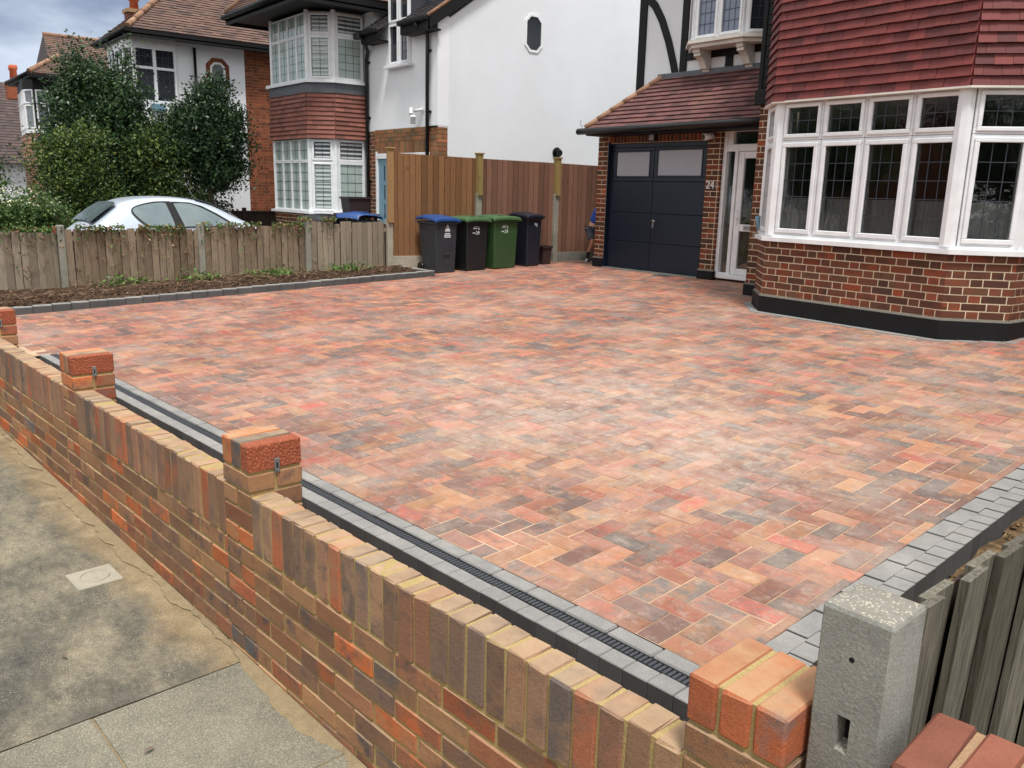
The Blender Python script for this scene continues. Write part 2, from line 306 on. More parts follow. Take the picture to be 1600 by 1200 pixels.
def pave_mat():
    t = NT('worn pavement asphalt'); pos = t.pos()
    # frame of the wall: v = distance across the pavement
    sx = t.n('ShaderNodeSeparateXYZ'); t.l(pos, sx.inputs[0])
    v = t.math('ADD', t.math('MULTIPLY', t.math('SUBTRACT', sx.outputs[0], A2.x), -WS), t.math('MULTIPLY', t.math('SUBTRACT', sx.outputs[1], A2.y), WC))
    c = t.ramp(t.noise(2.1, 9, .72, sc3=(.7, 1.3, 1)), [(.34, S(76, 75, 70)), (.5, S(106, 102, 90)), (.66, S(144, 135, 114))])
    c = t.mix(1, c, t.ramp(t.noise(11, 8, .75), [(.3, .74), (.7, 1.22)]), 'MULTIPLY'); c = t.mix(1, c, t.ramp(t.noise(38, 6, .8), [(.3, .78), (.7, 1.2)]), 'MULTIPLY')
    c = t.mix(t.ramp(t.noise(5.0, 9, .8), [(.60, 0), (.72, .6)]), c, S(186, 178, 154))
    ed = t.math('ADD', v, t.math('MULTIPLY', t.math('SUBTRACT', t.noise(3.5, 9, .75), .5), .5))
    c = t.mix(t.ramp(ed, [(.0, 0), (.001, 0)]), c, c)
    m = t.ramp(t.math('ADD', ed, 1), [(.78, 0), (.93, .85)]); c = t.mix(m, c, t.ramp(t.noise(9, 6), [(.35, S(136, 118, 88)), (.7, S(168, 148, 116))]))
    c = t.mix(1, c, t.ramp(t.noise(150, 5, .85), [(.3, .48), (.7, 1.4)]), 'MULTIPLY')
    c = t.mix(t.math('MULTIPLY', t.ramp(t.vor(110), [(.16, .6), (.24, 0)]), t.ramp(t.noise(7, 4), [(.45, 0), (.6, 1)])), c, S(206, 200, 182))
    c = t.mix(t.ramp(t.vor(62), [(.07, .7), (.12, 0)]), c, S(40, 38, 34))
    t.bsdf(c, .93, t.bump(t.math('ADD', t.noise(150, 4, .7), t.noise(22, 5)), .7, .006), spec=.2); return t.m
MT['pave'] = pave_mat()
def slab_mat():
    t = NT('exposed aggregate slab'); c = t.mix(t.ramp(t.noise(2.2, 8, .7), [(.35, 0), (.65, 1)]), S(150, 144, 126), S(114, 111, 98))
    c = t.mix(1, c, t.ramp(t.noise(150, 5, .85), [(.32, .45), (.68, 1.45)]), 'MULTIPLY')
    c = t.mix(t.ramp(t.vor(130), [(.16, .55), (.24, 0)]), c, S(214, 208, 184))
    t.bsdf(c, .93, t.bump(t.noise(170, 3, .8), .8, .005), spec=.2); return t.m
MT['slab'] = slab_mat()

def leaf_mat(name, stops, rough=.5, tr=.25):
    t = NT(name); r = t.attr(); c = t.ramp(r, stops)
    c = t.mix(1, c, t.ramp(t.noise(1.3, 3), [(.3, .7), (.7, 1.3)]), 'MULTIPLY')
    b = t.n('ShaderNodeBsdfPrincipled'); t.l(c, b.inputs['Base Color']); b.inputs['Roughness'].default_value = rough; b.inputs['Specular IOR Level'].default_value = .4
    tl = t.n('ShaderNodeBsdfTranslucent'); t.l(c, tl.inputs['Color'])
    ms = t.n('ShaderNodeMixShader'); ms.inputs[0].default_value = tr; t.l(b.outputs[0], ms.inputs[1]); t.l(tl.outputs[0], ms.inputs[2]); t.l(ms.outputs[0], t.out.inputs['Surface']); return t.m
MT['holly'] = leaf_mat('dark evergreen leaf', [(0, S(28, 50, 32)), (.6, S(46, 72, 44)), (1, S(84, 108, 70))], rough=.35)
MT['midleaf'] = leaf_mat('mid green leaf', [(0, S(34, 56, 32)), (.6, S(54, 80, 44)), (1, S(96, 118, 66))])
MT['yellowleaf'] = leaf_mat('yellow green leaf', [(0, S(52, 74, 32)), (.6, S(84, 104, 44)), (1, S(128, 138, 64))])
MT['hedgeleaf'] = leaf_mat('hedge leaf', [(0, S(54, 80, 40)), (.7, S(84, 112, 58)), (1, S(124, 146, 84))])
MT['blossom'] = leaf_mat('cream blossom', [(0, S(214, 210, 178)), (1, S(236, 232, 208))], tr=.3)
MT['weedleaf'] = leaf_mat('weed leaf', [(0, S(70, 104, 46)), (1, S(112, 142, 70))])
MT['deadleaf'] = leaf_mat('dead brown leaf', [(0, S(110, 78, 52)), (.5, S(140, 104, 70)), (1, S(176, 150, 116))])
MT['bark'] = plain('grey bark', S(112, 98, 84), .9, var=.3, bump=.6)
MT['twig'] = plain('dry twig', S(150, 124, 98), .9, var=.3)

# ------------------------------------------------------------ helpers: mesh builder
_S8 = [(x, y, z) for x in (-1, 1) for y in (-1, 1) for z in (-1, 1)]
def _chamfer_topology():
    idx = {}; vs = []
    for s in _S8:
        for a in range(3): idx[(s, a)] = len(vs); vs.append((s, a))
    fs = []
    for a in range(3):
        b, c = (a + 1) % 3, (a + 2) % 3
        for sg in (-1, 1):
            q = []
            for sb, sc in ((-1, -1), (1, -1), (1, 1), (-1, 1)):
                s = [0, 0, 0]; s[a] = sg; s[b] = sb; s[c] = sc; q.append(idx[(tuple(s), a)])
            fs.append(q if sg > 0 else q[::-1])
    for a in range(3):
        b, c = (a + 1) % 3, (a + 2) % 3
        for sb in (-1, 1):
            for sc in (-1, 1):
                s0 = [0, 0, 0]; s0[a] = -1; s0[b] = sb; s0[c] = sc; s1 = list(s0); s1[a] = 1
                q = [idx[(tuple(s0), b)], idx[(tuple(s0), c)], idx[(tuple(s1), c)], idx[(tuple(s1), b)]]
                fs.append(q)
    for s in _S8: fs.append([idx[(s, 0)], idx[(s, 1)], idx[(s, 2)]])
    return vs, fs
_CV, _CF = _chamfer_topology()
def _orient():
    P = []
    for s, a in _CV: P.append([s[i] * (1 if i == a else .8) for i in range(3)])
    P = np.array(P); out = []
    for f in _CF:
        p = P[f]; n = np.cross(p[1] - p[0], p[2] - p[0]); out.append(f if n @ p.mean(0) > 0 else f[::-1])
    return out
_CF = _orient()

class MB:
    def __init__(s): s.v = []; s.f = []; s.m = []; s.r = []; s.sm = []
    def add(s, vs, fs, mat=0, rnd=None, smooth=False):
        o = len(s.v); s.v.extend([tuple(p) for p in vs]); rnd = random.random() if rnd is None else rnd
        for f in fs: s.f.append([i + o for i in f]); s.m.append(mat); s.r.append(rnd); s.sm.append(smooth)
    def hexa(s, P, mat=0, rnd=None):     # 8 points: bottom ring 0-3, top ring 4-7 (ccw from above)
        s.add(P, [(0, 3, 2, 1), (4, 5, 6, 7), (0, 1, 5, 4), (1, 2, 6, 5), (2, 3, 7, 6), (3, 0, 4, 7)], mat, rnd)
    def cbox(s, o, ax, size, ch=.003, mat=0, rnd=None, jit=0):   # o centre; ax 3 unit vectors; size full
        h = [q / 2 for q in size]; vs = []
        for sg, a in _CV:
            p = Vector(o)
            for i in range(3): p = p + ax[i] * (sg[i] * (h[i] if i == a else h[i] - ch))
            if jit: p = p + Vector((random.uniform(-jit, jit), random.uniform(-jit, jit), random.uniform(-jit, jit)))
            vs.append(p)
        s.add(vs, _CF, mat, rnd)
    def prism(s, pts, d, mat=0, rnd=None):      # polygon pts (3d), extruded by vector d
        n = len(pts); d = Vector(d); top = [Vector(p) + d for p in pts]
        nn = Vector((0, 0, 0)); c = sum((Vector(p) for p in pts), Vector()) / n
        for i in range(n): nn += (Vector(pts[i]) - c).cross(Vector(pts[(i + 1) % n]) - c)
        up = nn.dot(d) > 0
        a = list(range(n)); b = list(range(n, 2 * n))
        fs = [a[::-1] if up else a, b if up else b[::-1]]
        for i in range(n):
            j = (i + 1) % n; q = [i, j, n + j, n + i]; fs.append(q if up else q[::-1])
        s.add([Vector(p) for p in pts] + top, fs, mat, rnd)
    def tube(s, pts, rad, seg=8, mat=0, rnd=None, caps=True, smooth=True):
        pts = [Vector(p) for p in pts]; rads = rad if hasattr(rad, '__len__') else [rad] * len(pts)
        rings = []; t0 = None; ref = None
        for i, p in enumerate(pts):
            t = (pts[min(i + 1, len(pts) - 1)] - pts[max(i - 1, 0)]).normalized()
            if ref is None: ref = t.orthogonal().normalized()
            ref = (ref - t * ref.dot(t)).normalized(); b = t.cross(ref)
            rings.append([p + (ref * math.cos(2 * math.pi * k / seg) + b * math.sin(2 * math.pi * k / seg)) * rads[i] for k in range(seg)])
        vs = [q for r_ in rings for q in r_]; fs = []
        for i in range(len(pts) - 1):
            for k in range(seg):
                a, b2 = i * seg + k, i * seg + (k + 1) % seg; fs.append((a, b2, b2 + seg, a + seg))
        s.add(vs, fs, mat, rnd, smooth)
        if caps:
            o = len(s.v) - len(vs); n = len(pts)
            s.f.append([o + k for k in range(seg)][::-1]); s.m.append(mat); s.r.append(s.r[-1]); s.sm.append(False)
            s.f.append([o + (n - 1) * seg + k for k in range(seg)]); s.m.append(mat); s.r.append(s.r[-1]); s.sm.append(False)
    def build(s, name, mats, parent=None, bevel=0):
        me = bpy.data.meshes.new(name); me.from_pydata(s.v, [], s.f)
        for m in mats: me.materials.append(MT[m] if isinstance(m, str) else m)
        me.polygons.foreach_set('material_index', s.m); me.polygons.foreach_set('use_smooth', s.sm)
        a = me.attributes.new('rnd', 'FLOAT', 'FACE'); a.data.foreach_set('value', s.r); me.update()
        o = bpy.data.objects.new(name, me); C.objects.link(o)
        if parent is not None:
            o.parent = parent; o.matrix_parent_inverse = world_of(parent).inverted()
        if bevel:
            bv = o.modifiers.new('bevel', 'BEVEL'); bv.width = bevel; bv.segments = 2; bv.limit_method = 'ANGLE'
        return o

def world_of(o):
    m = o.matrix_basis.copy(); 
    if o.parent: m = world_of(o.parent) @ o.matrix_parent_inverse @ m
    return m
def thing(name, label, cat, loc=(0, 0, 0), rz=0, group=None):
    o = bpy.data.objects.new(name, None); C.objects.link(o); o.location = loc; o.rotation_euler = (0, 0, rz); o.empty_display_size = .2
    o['label'] = label; o['category'] = cat
    if group: o['group'] = group
    return o
def tag(o, label, cat, group=None, kind=None):
    if label: o['label'] = label
    if cat: o['category'] = cat
    if group: o['group'] = group
    if kind: o['kind'] = kind
    return o
def struct(o, label=None): o['kind'] = 'structure'; return o

class F:        # a facade frame: origin, direction along, outward normal; coordinates (u along, n out, z up)
    def __init__(s, O, dx, n=None):
        s.O = Vector((O[0], O[1], 0)); s.d = Vector((dx[0], dx[1], 0)).normalized()
        s.n = Vector((s.d.y, -s.d.x, 0)) if n is None else Vector((n[0], n[1], 0)).normalized()
        s.Z = Vector((0, 0, 1))
    def p(s, u, n, z): return s.O + s.d * u + s.n * n + s.Z * z
    def box(s, mb, u0, u1, n0, n1, z0, z1, mat=0, rnd=None, ch=0, jit=0):
        c = s.p((u0 + u1) / 2, (n0 + n1) / 2, (z0 + z1) / 2)
        if ch: mb.cbox(c, (s.d, s.n, s.Z), (abs(u1 - u0), abs(n1 - n0), abs(z1 - z0)), ch, mat, rnd, jit)
        else:
            q = [s.p(u0, n0, z0), s.p(u1, n0, z0), s.p(u1, n1, z0), s.p(u0, n1, z0)]
            mb.prism(q, (0, 0, z1 - z0), mat, rnd)
def facet(a, b): a = Vector((a[0], a[1], 0)); b = Vector((b[0], b[1], 0)); return F(a, b - a), (b - a).length

def bricks(mb, fr, u0, u1, z0, z1, bond='flemish', proud=.003, mat=0, mmat=1, ch=.002, holes=(), depth=.02, course=.075, soldier=None, jit=.0006, back=.05, phase=0, mortar=True):
    if mortar: fr.box(mb, u0 + .002, u1 - .002, -back, 0, z0, z1, mmat)
    k = 0; z = z0 + .005
    rnd = lambda: random.random()
    while z < z1 - .02:
        zt = min(z + course - .01, z1 - .002)
        u = u0; i = 0
        if bond == 'flemish': seq = [.215, .1025]; start = 0 if (k + phase) % 2 else -.165
        elif bond == 'pier': seq = [.215] if (k + phase) % 2 else [.1025, .1025]; start = 0
        elif bond == 'english': seq = [.215] if (k + phase) % 2 else [.1025]; start = 0 if (k + phase) % 2 else -.056
        else: seq = [.215]; start = 0 if (k + phase) % 2 else -.1125
        u = u0 + start
        while u < u1:
            L = seq[i % len(seq)]; a, b = max(u, u0), min(u + L, u1)
            if b - a > .018:
                segs = [(a, b)]
                for (h0, h1, hz0, hz1) in holes:
                    if zt > hz0 + .01 and z < hz1 - .01:
                        ns = []
                        for (p, q) in segs:
                            if p < h0: ns.append((p, min(q, h0)))
                            if q > h1: ns.append((max(p, h1), q))
                        segs = [t for t in ns if t[1] - t[0] > .01]
                for (p, q) in segs:
                    fr.box(mb, p, q, -depth, proud, z, zt, mat, rnd(), ch, jit)
            u += L + .01; i += 1
        z += course; k += 1
def soldiers(mb, fr, u0, u1, z0, z1, mat=0, mmat=1, w=.065, proud=.006, ch=.002, depth=.02, back=.05):
    fr.box(mb, u0, u1, -back, 0, z0, z1, mmat); n = max(1, round((u1 - u0) / (w + .01))); st = (u1 - u0) / n
    for i in range(n): fr.box(mb, u0 + i * st + .005, u0 + (i + 1) * st - .005, -depth, proud, z0 + .004, z1 - .006, mat, random.random(), ch, .0006)

def clip(poly, a, b, c):      # keep a*x+b*y<=c
    out = []; n = len(poly)
    for i in range(n):
        p, q = poly[i], poly[(i + 1) % n]; dp = a * p[0] + b * p[1] - c; dq = a * q[0] + b * q[1] - c
        if dp <= 0: out.append(p)
        if (dp < 0 < dq) or (dq < 0 < dp): t = dp / (dp - dq); out.append((p[0] + (q[0] - p[0]) * t, p[1] + (q[1] - p[1]) * t))
    return out
def halfplanes(poly):
    A = sum(poly[i][0] * poly[(i + 1) % len(poly)][1] - poly[(i + 1) % len(poly)][0] * poly[i][1] for i in range(len(poly)))
    if A < 0: poly = poly[::-1]
    hp = []
    for i in range(len(poly)):
        (x0, y0), (x1, y1) = poly[i], poly[(i + 1) % len(poly)]; hp.append((y1 - y0, -(x1 - x0), (y1 - y0) * x0 - (x1 - x0) * y0))
    return hp
def tiles(mb, P, mat=0, gauge=.1, tw=.165, thick=.013, lift=.022, camber=.0015, under=True, umat=None):
    """tile a planar polygon P (3d points; P[0]->P[1] is the bottom edge)"""
    P = [Vector(p) for p in P]; ax = (P[1] - P[0]).normalized()
    nn = Vector()
    for i in range(1, len(P) - 1): nn += (P[i] - P[0]).cross(P[i + 1] - P[0])
    nn.normalize(); up = nn.cross(ax).normalized()
    if up.z < 0: up = -up; nn = -nn
    po = [((p - P[0]).dot(ax), (p - P[0]).dot(up)) for p in P]; hp = halfplanes(po)
    if under: mb.prism([p - nn * .03 for p in P], nn * .03, umat if umat is not None else mat, .5)
    x0, x1 = min(p[0] for p in po), max(p[0] for p in po); y1 = max(p[1] for p in po)
    k = 0; y = 0
    while y < y1:
        x = x0 - (tw / 2 if k % 2 else 0) - random.uniform(0, .004)
        while x < x1:
            q = [(x + .0012, y), (x + tw - .0012, y), (x + tw - .0012, y + gauge * 1.02), (x + .0012, y + gauge * 1.02)]
            for h in hp:
                q = clip(q, *h)
                if len(q) < 3: break
            if len(q) >= 3:
                dz = random.uniform(-camber, camber); dy = random.uniform(-.002, .002); r_ = random.random()
                top = [P[0] + ax * a + up * (b + (dy if b - y < .01 else 0)) + nn * (lift * (1 - (b - y) / gauge * .85) + dz) for a, b in q]
                n_ = len(q); vs = top + [t - nn * thick for t in top]
                fs = [list(range(n_))] + [[(i + 1) % n_, i, n_ + i, n_ + (i + 1) % n_] for i in range(n_)]
                mb.add(vs, fs, mat, r_)
            x += tw
        y += gauge; k += 1

def lattice(mb, fr, u0, u1, z0, z1, n, nx, ny, mat, w=.007, vert=None):
    for i in range(1, nx): c = u0 + (u1 - u0) * i / nx; fr.box(mb, c - w / 2, c + w / 2, n, n + .004, z0, z1, mat)
    for i in range(1, ny): c = z0 + (z1 - z0) * i / ny; fr.box(mb, u0, u1, n, n + .0045, c - w / 2, c + w / 2, mat)
def light(fr, parent, u0, u1, z0, z1, fw=.05, glass='glass', nx=3, ny=5, n=.0, sash=.04, fmat='upvc', name='window', dep=.07, slats=0):
    """one window light: frame ring (part) and its pane (sub-part)"""
    m = MB(); d0, d1 = n - dep, n
    def ring(a0, a1, b0, b1, wd, n0, n1, ch=.004):
        fr.box(m, a0, a1, n0, n1, b0, b0 + wd, 0, ch=ch); fr.box(m, a0, a1, n0, n1, b1 - wd, b1, 0, ch=ch)
        fr.box(m, a0, a0 + wd, n0 + .0006, n1 - .0006, b0 + wd, b1 - wd, 0, ch=ch); fr.box(m, a1 - wd, a1, n0 + .0006, n1 - .0006, b0 + wd, b1 - wd, 0, ch=ch)
    ring(u0, u1, z0, z1, fw, d0, d1)
    a0, a1, b0, b1 = u0 + fw, u1 - fw, z0 + fw, z1 - fw
    if sash: ring(u0 + fw * .45, u1 - fw * .45, z0 + fw * .45, z1 - fw * .45, sash, d1, d1 + .018, .006); g = fw * .45 + sash; a0, a1, b0, b1 = u0 + g, u1 - g, z0 + g, z1 - g
    w_ = m.build(name, [fmat], parent)
    p = MB(); fr.box(p, a0 - .004, a1 + .004, d1 - .03, d1 - .022, b0 - .004, b1 + .004, 0, .5)
    if slats:
        k = int((b1 - b0) / slats)
        for i in range(k):
            zz = b0 + (i + .5) * (b1 - b0) / k; fr.box(p, a0 + .015, a1 - .015, d1 - .022, d1 - .008, zz - slats * .3, zz + slats * .12, 2)
    lattice(p, fr, a0, a1, b0, b1, d1 - .0215 + (.014 if slats else 0), nx, ny, 1)
    p.build('pane', [glass, 'leadbar', 'slat'], w_)
    return w_
exec_order = []

# ============================================================ THE SETTING
WF = F((A2.x, A2.y), (WC, WS))        # n = towards the street; v = -n
def wu(x, y): q = Vector((x - A2.x, y - A2.y)); return q.x * WC + q.y * WS, -q.x * WS + q.y * WC

m = MB(); m.add([(-250, -250, -.52), (250, -250, -.52), (250, 250, -.52), (-250, 250, -.52)], [(0, 1, 2, 3)]); struct(m.build('ground', ['ground']))
# road and pavement
m = MB()
m.add([wf(-60, -9, -.46), wf(30, -9, -.46), wf(30, -2.75, -.46), wf(-60, -2.75, -.46)], [(0, 1, 2, 3)]); struct(m.build('road', ['asphalt']))
m = MB()
def pzz(u): return pz(max(-12, min(4, u)))
us = [-60, -12, -9, -6, -4.3, -2, -.10]
for a, b in zip(us, us[1:]):
    m.add([wf(a, -2.6, pzz(a)), wf(b, -2.6, pzz(b)), wf(b, .02, pzz(b)), wf(a, .02, pzz(a))], [(0, 1, 2, 3)])
m.add([wf(-60, -2.6, pzz(-60)), wf(-.1, -2.6, pzz(-.1)), wf(-.1, -2.6, -.6), wf(-60, -2.6, -.6)], [(0, 3, 2, 1)])
struct(m.build('pavement', ['pave']))
m = MB()
u = -.08
cols = [(-.094, .62), (.626, 1.5), (1.506, 2.4), (2.406, 3.3), (3.306, 6)]
for (a, b) in cols:
    for v0, v1 in ((-.565, .0), (-1.5, -.572), (-2.6, -1.507)):
        zz = [pzz(a), pzz(b)]; dz = random.uniform(0, .003)
        P = [wf(a, v0, zz[0] + dz), wf(b, v0, zz[1] + dz), wf(b, v1, zz[1] + dz + .003), wf(a, v1, zz[0] + dz + .003)]
        m.prism([p - Vector((0, 0, .06)) for p in P], (0, 0, .06), 0)
struct(m.build('paving_slabs', ['slab'], bevel=.006))
m = MB(); m.add([wf(-.12, -2.6, -.321), wf(8, -2.6, -.421), wf(8, .05, -.421), wf(-.12, .05, -.321)], [(0, 1, 2, 3)]); struct(m.build('slab_bedding', ['sandstrip']))
m = MB()
for k in range(-40, 30):
    WF.box(m, k * .9, k * .9 + .893, 2.605, 2.735, -.62, -.325 - .0 * k, 0, ch=.01)
struct(m.build('road_kerb', ['conc']))
m = MB(); n = 0     # strip of spilt mortar and sand along the foot of the wall
uu = -5.0; last = .04
while uu < 3.4:
    nxt = uu + .03; wd = max(.012, min(.07, last + random.uniform(-.016, .016)))
    m.add([wf(uu, -.002, pzz(uu) + .022), wf(uu, -last, pzz(uu) + .005), wf(nxt, -wd, pzz(nxt) + .005), wf(nxt, -.002, pzz(nxt) + .022)], [(0, 1, 2, 3)], 0, .5, True); last = wd; uu = nxt
struct(m.build('mortar_strip', ['sandstrip']))

# soil areas
def soilpatch(name, pts, z, mat='soil', amp=.02, step=.06, kind='structure', zf=None):
    xs = [p[0] for p in pts]; ys = [p[1] for p in pts]; hp = halfplanes(pts)
    from mathutils import noise
    m = MB(); ids = {}; nx = int((max(xs) - min(xs)) / step) + 1; ny = int((max(ys) - min(ys)) / step) + 1
    for i in range(nx + 1):
        for j in range(ny + 1):
            x = min(xs) + i * step; y = min(ys) + j * step
            if all(h[0] * x + h[1] * y <= h[2] + step * math.hypot(h[0], h[1]) * .6 for h in hp):
                hgt = noise.noise(Vector((x * 5, y * 5, 1))) * amp + noise.noise(Vector((x * 17, y * 17, 4))) * amp * .6
                ids[i, j] = len(m.v); m.v.append((x, y, (zf(x, y) if zf else z) + hgt))
    for (i, j), a in list(ids.items()):
        if (i + 1, j) in ids and (i, j + 1) in ids and (i + 1, j + 1) in ids:
            m.f.append([a, ids[i + 1, j], ids[i + 1, j + 1], ids[i, j + 1]]); m.m.append(0); m.r.append(.5); m.sm.append(True)
    o = m.build(name, [mat]); o['kind'] = kind; return o
soilpatch('soil_bed', [(-12.30, .2), (-10.99, .2), (-10.99, 7.2), (-11.9, 7.2), (-12.3, 6.8)], 0, zf=lambda x, y: gz(y) + .075 + max(0, (-11.5 - x)) * .05, amp=.035)
soilpatch('planting_strip', [tuple(wf(-5.4, .11)[:2]), tuple(wf(1.62, .11)[:2]), tuple(wf(1.62, .66)[:2]), tuple(wf(-5.4, .66)[:2])], -.17, mat='soiltan', amp=.02, step=.045)
soilpatch('soil_margin', [tuple(wf(1.63, .1)[:2]), tuple(wf(2.2, .1)[:2]), tuple(wf(2.2, 8)[:2]), tuple(wf(1.63, 8)[:2])], 0, mat='soiltan', amp=.03, step=.05, zf=lambda x, y: gz(y) - .09)
m = MB(); m.add([wf(-5.4, .05, -.3), wf(1.7, .05, -.3), wf(1.7, 12, -.06), wf(-5.4, 12, -.06)], [(0, 1, 2, 3)])
struct(m.build('sub_base', ['soiltan']))
m = MB(); m.add([(-19.3, .3, -.22), (-12.36, .3, -.22), (-11.9, 8.95, .0), (-19.3, 8.95, .0)], [(0, 1, 2, 3)]); struct(m.build('neighbour_drive', ['ground']))
m = MB(); m.add([(-90, .3, -.2), (-19.35, .3, -.2), (-19.35, 20, .1), (-90, 20, .1)], [(0, 1, 2, 3)]); struct(m.build('garden_ground', ['soil']))
m = MB(); m.add([(-13.4, 8.8, .17), (-10.3, 8.8, .17), (-10.3, 22, .3), (-13.4, 22, .3)], [(0, 1, 2, 3)]); struct(m.build('side_path', ['ground']))
m = MB(); m.add([wf(2.25, .15, -.25), wf(14, .15, -.25), wf(14, 9, .05), wf(2.25, 9, .05)], [(0, 1, 2, 3)]); struct(m.build('next_drive', ['ground']))

# ---- block paving, 90 degree herringbone, each block real
def paving():
    m = MB(); cell = .1015; gap = .0028; zt = .0
    def emit(u0, v0, u1, v1):
        cu, cv = (u0 + u1) / 2, (v0 + v1) / 2; c = wf(cu, cv)
        if cv < (.868 if cu > -5.42 else .12) - .1: return
        if cu > 1.6 or c.y > 10.75: return
        if c.x > -5.9 and c.y > 8.9: return
        poly = [(u0 + gap, v0 + gap), (u1 - gap, v0 + gap), (u1 - gap, v1 - gap), (u0 + gap, v1 - gap)]
        hp = [(0, -1, -(.868 if cu > -5.42 else .12)), (1, 0, 1.463)]
        if c.y < 7.27: hp.append((-WC, WS, 10.885 + A2.x))        # X >= -10.885
        else: hp.append((-WC, WS, 12.0 - (c.y - 7.2) * .19 + A2.x))
        if c.y > 9.9: hp.append((WS, WC, 10.6 - A2.y))
        for h in hp:
            poly = clip(poly, *h)
            if len(poly) < 3: return
        A = abs(sum(poly[i][0] * poly[(i + 1) % len(poly)][1] - poly[(i + 1) % len(poly)][0] * poly[i][1] for i in range(len(poly)))) / 2
        if A < 2e-4: return
        mx_, my_ = sum(p[0] for p in poly) / len(poly), sum(p[1] for p in poly) / len(poly)
        tx, ty, tz = random.gauss(0, .006), random.gauss(0, .006), random.gauss(0, .0008); ch = .003
        top, mid, low = [], [], []
        for (a, b) in poly:
            W0 = wf(a, b); zz = gz(W0.y) + tz + tx * (a - mx_) + ty * (b - my_)
            d = math.hypot(a - mx_, b - my_) + 1e-6; ia, ib = a - (a - mx_) / abs(a - mx_ + 1e-9) * min(ch, abs(a - mx_)), b - (b - my_) / abs(b - my_ + 1e-9) * min(ch, abs(b - my_))
            W1 = wf(ia, ib); top.append((W1.x, W1.y, zz)); mid.append((W0.x, W0.y, zz - .0028)); low.append((W0.x, W0.y, zz - .012))
        n_ = len(poly); vs = top + mid + low; fs = [list(range(n_))]
        for i in range(n_):
            j = (i + 1) % n_; fs += [[j, i, n_ + i, n_ + j], [n_ + j, n_ + i, 2 * n_ + i, 2 * n_ + j]]
        m.add(vs, fs, 0, random.random())
    for i in range(-95, 18):
        for j in range(-2, 104):
            k = (i - j) % 4
            if k == 0: emit(i * cell, .868 + j * cell, (i + 2) * cell, .868 + (j + 1) * cell)
            elif k == 3: emit(i * cell, .868 + j * cell, (i + 1) * cell, .868 + (j + 2) * cell)
    def zq(a, b): W0 = wf(a, b); return (W0.x, W0.y, gz(W0.y) - .0032)
    m.add([zq(-9.3, 1.2), zq(-8.1, 1.2), zq(-8.1, .868), zq(1.463, .868), zq(1.463, 12), zq(-9.3, 12)], [(0, 1, 2, 3, 4, 5)], 1)
    m.add([zq(-8.1, .12), zq(-5.42, .12), zq(-5.42, .868), zq(-8.1, .868)], [(0, 1, 2, 3)], 1)
    return struct(m.build('driveway', ['paver', 'jointsand']))
paving()

def blk(mb, u0, u1, v0, v1, z1, z0, ch=.006, mat=0, dz=0):
    cy = wf((u0 + u1) / 2, (v0 + v1) / 2).y; g = gz(cy) + random.uniform(-.0012, .0012) + dz
    WF.box(mb, u0, u1, -v1, -v0, g + z0, g + z1, mat, random.random(), ch, .0003)
m = MB()
u = -5.4
while u < 1.63: blk(m, u + .0006, u + .0999, .657, .733, .006, -.30, .003); u += .1005
u = -5.4
while u < 1.46: blk(m, u + .0015, min(u + .199, 1.462), .79, .8625, .003, -.06, .006); u += .2015
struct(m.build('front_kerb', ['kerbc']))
m = MB(); v = .735
while v < 8.2: blk(m, 1.553, 1.64, v + .0006, v + .0999, .006, -.24, .0018); v += .1005
v = .868
while v < 8.2: blk(m, 1.468, 1.5505, v + .0003, v + .2000, .003, -.06, .0018); v += .2003
blk(m, 1.468, 1.549, .735, .862, .003, -.06, .005)
for k in range(16): WF.box(m, 1.4685, 1.6385, -.87 - k * .5 - .4995 if k else -1.3695, -.87 - k * .5 if k else -.737, gz(wf(1.55, .87 + k * .5).y) - .03, gz(wf(1.55, .87 + k * .5).y) + (.0000 if k else -.004), 1, .9)
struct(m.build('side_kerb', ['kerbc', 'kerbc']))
m = MB(); y = .15
while y < 7.05:
    g = gz(y + .1) + random.uniform(-.002, .002)
    m.cbox((-10.945, y + .1, g + .0), (Vector((1, 0, 0)), Vector((0, 1, 0)), Vector((0, 0, 1))), (.1, .198, .17), .008, 0, random.random(), .001); y += .2
x = -11.9
while x < -10.95:
    m.cbox((x + .1, 7.2, gz(7.2) + .0), (Vector((1, 0, 0)), Vector((0, 1, 0)), Vector((0, 0, 1))), (.198, .1, .17), .008, 0, random.random(), .001); x += .2
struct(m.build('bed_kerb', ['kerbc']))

m = MB(); P = [wf(-8.15, -1.0, -.16), wf(-4.32, -1.0, -.235), wf(-4.32, .119, -.035), wf(-8.15, .119, -.035)]
m.prism([p + Vector((0, 0, -.35)) for p in P], (0, 0, .35), 0, .5); m.prism([wf(-8.15, .12, -.4), wf(-5.45, .12, -.4), wf(-5.45, .9, -.4), wf(-8.15, .9, -.4)], (0, 0, .36), 0, .5)
struct(m.build('dropped_crossing', ['pave']))
# ---- drain channel with slotted grating
dr = thing('drain_channel', 'narrow black slotted drain running between the charcoal kerb and the paving behind the brick wall', 'drain', wf(-2, .76, 0))
m = MB()
for a, b in ((.736, .741), (.781, .7865)):
    u = -5.38
    while u < 1.45: blk(m, u, u + .998, a, b, .002, -.07, .0008); u += 1.0
WF.box(m, -5.38, 1.46, -.781, -.741, -.12, -.035, 0); m.build('channel', ['blackgloss'], dr)
m = MB(); u = -5.38
while u < 1.455:
    g = gz(wf(u, .76).y); WF.box(m, u, u + .012, -.781, -.741, g - .014, g + .001, 0, .5); u += .0195
for a in (.754, .768): 
    u = -5.38
    while u < 1.4: g = gz(wf(u, .76).y); WF.box(m, u, u + .97, -a - .002, -a + .002, g - .013, g - .0025, 0); u += .97
m.build('grating', [plain('grey black grating plastic', S(62, 64, 68), .5)], dr)

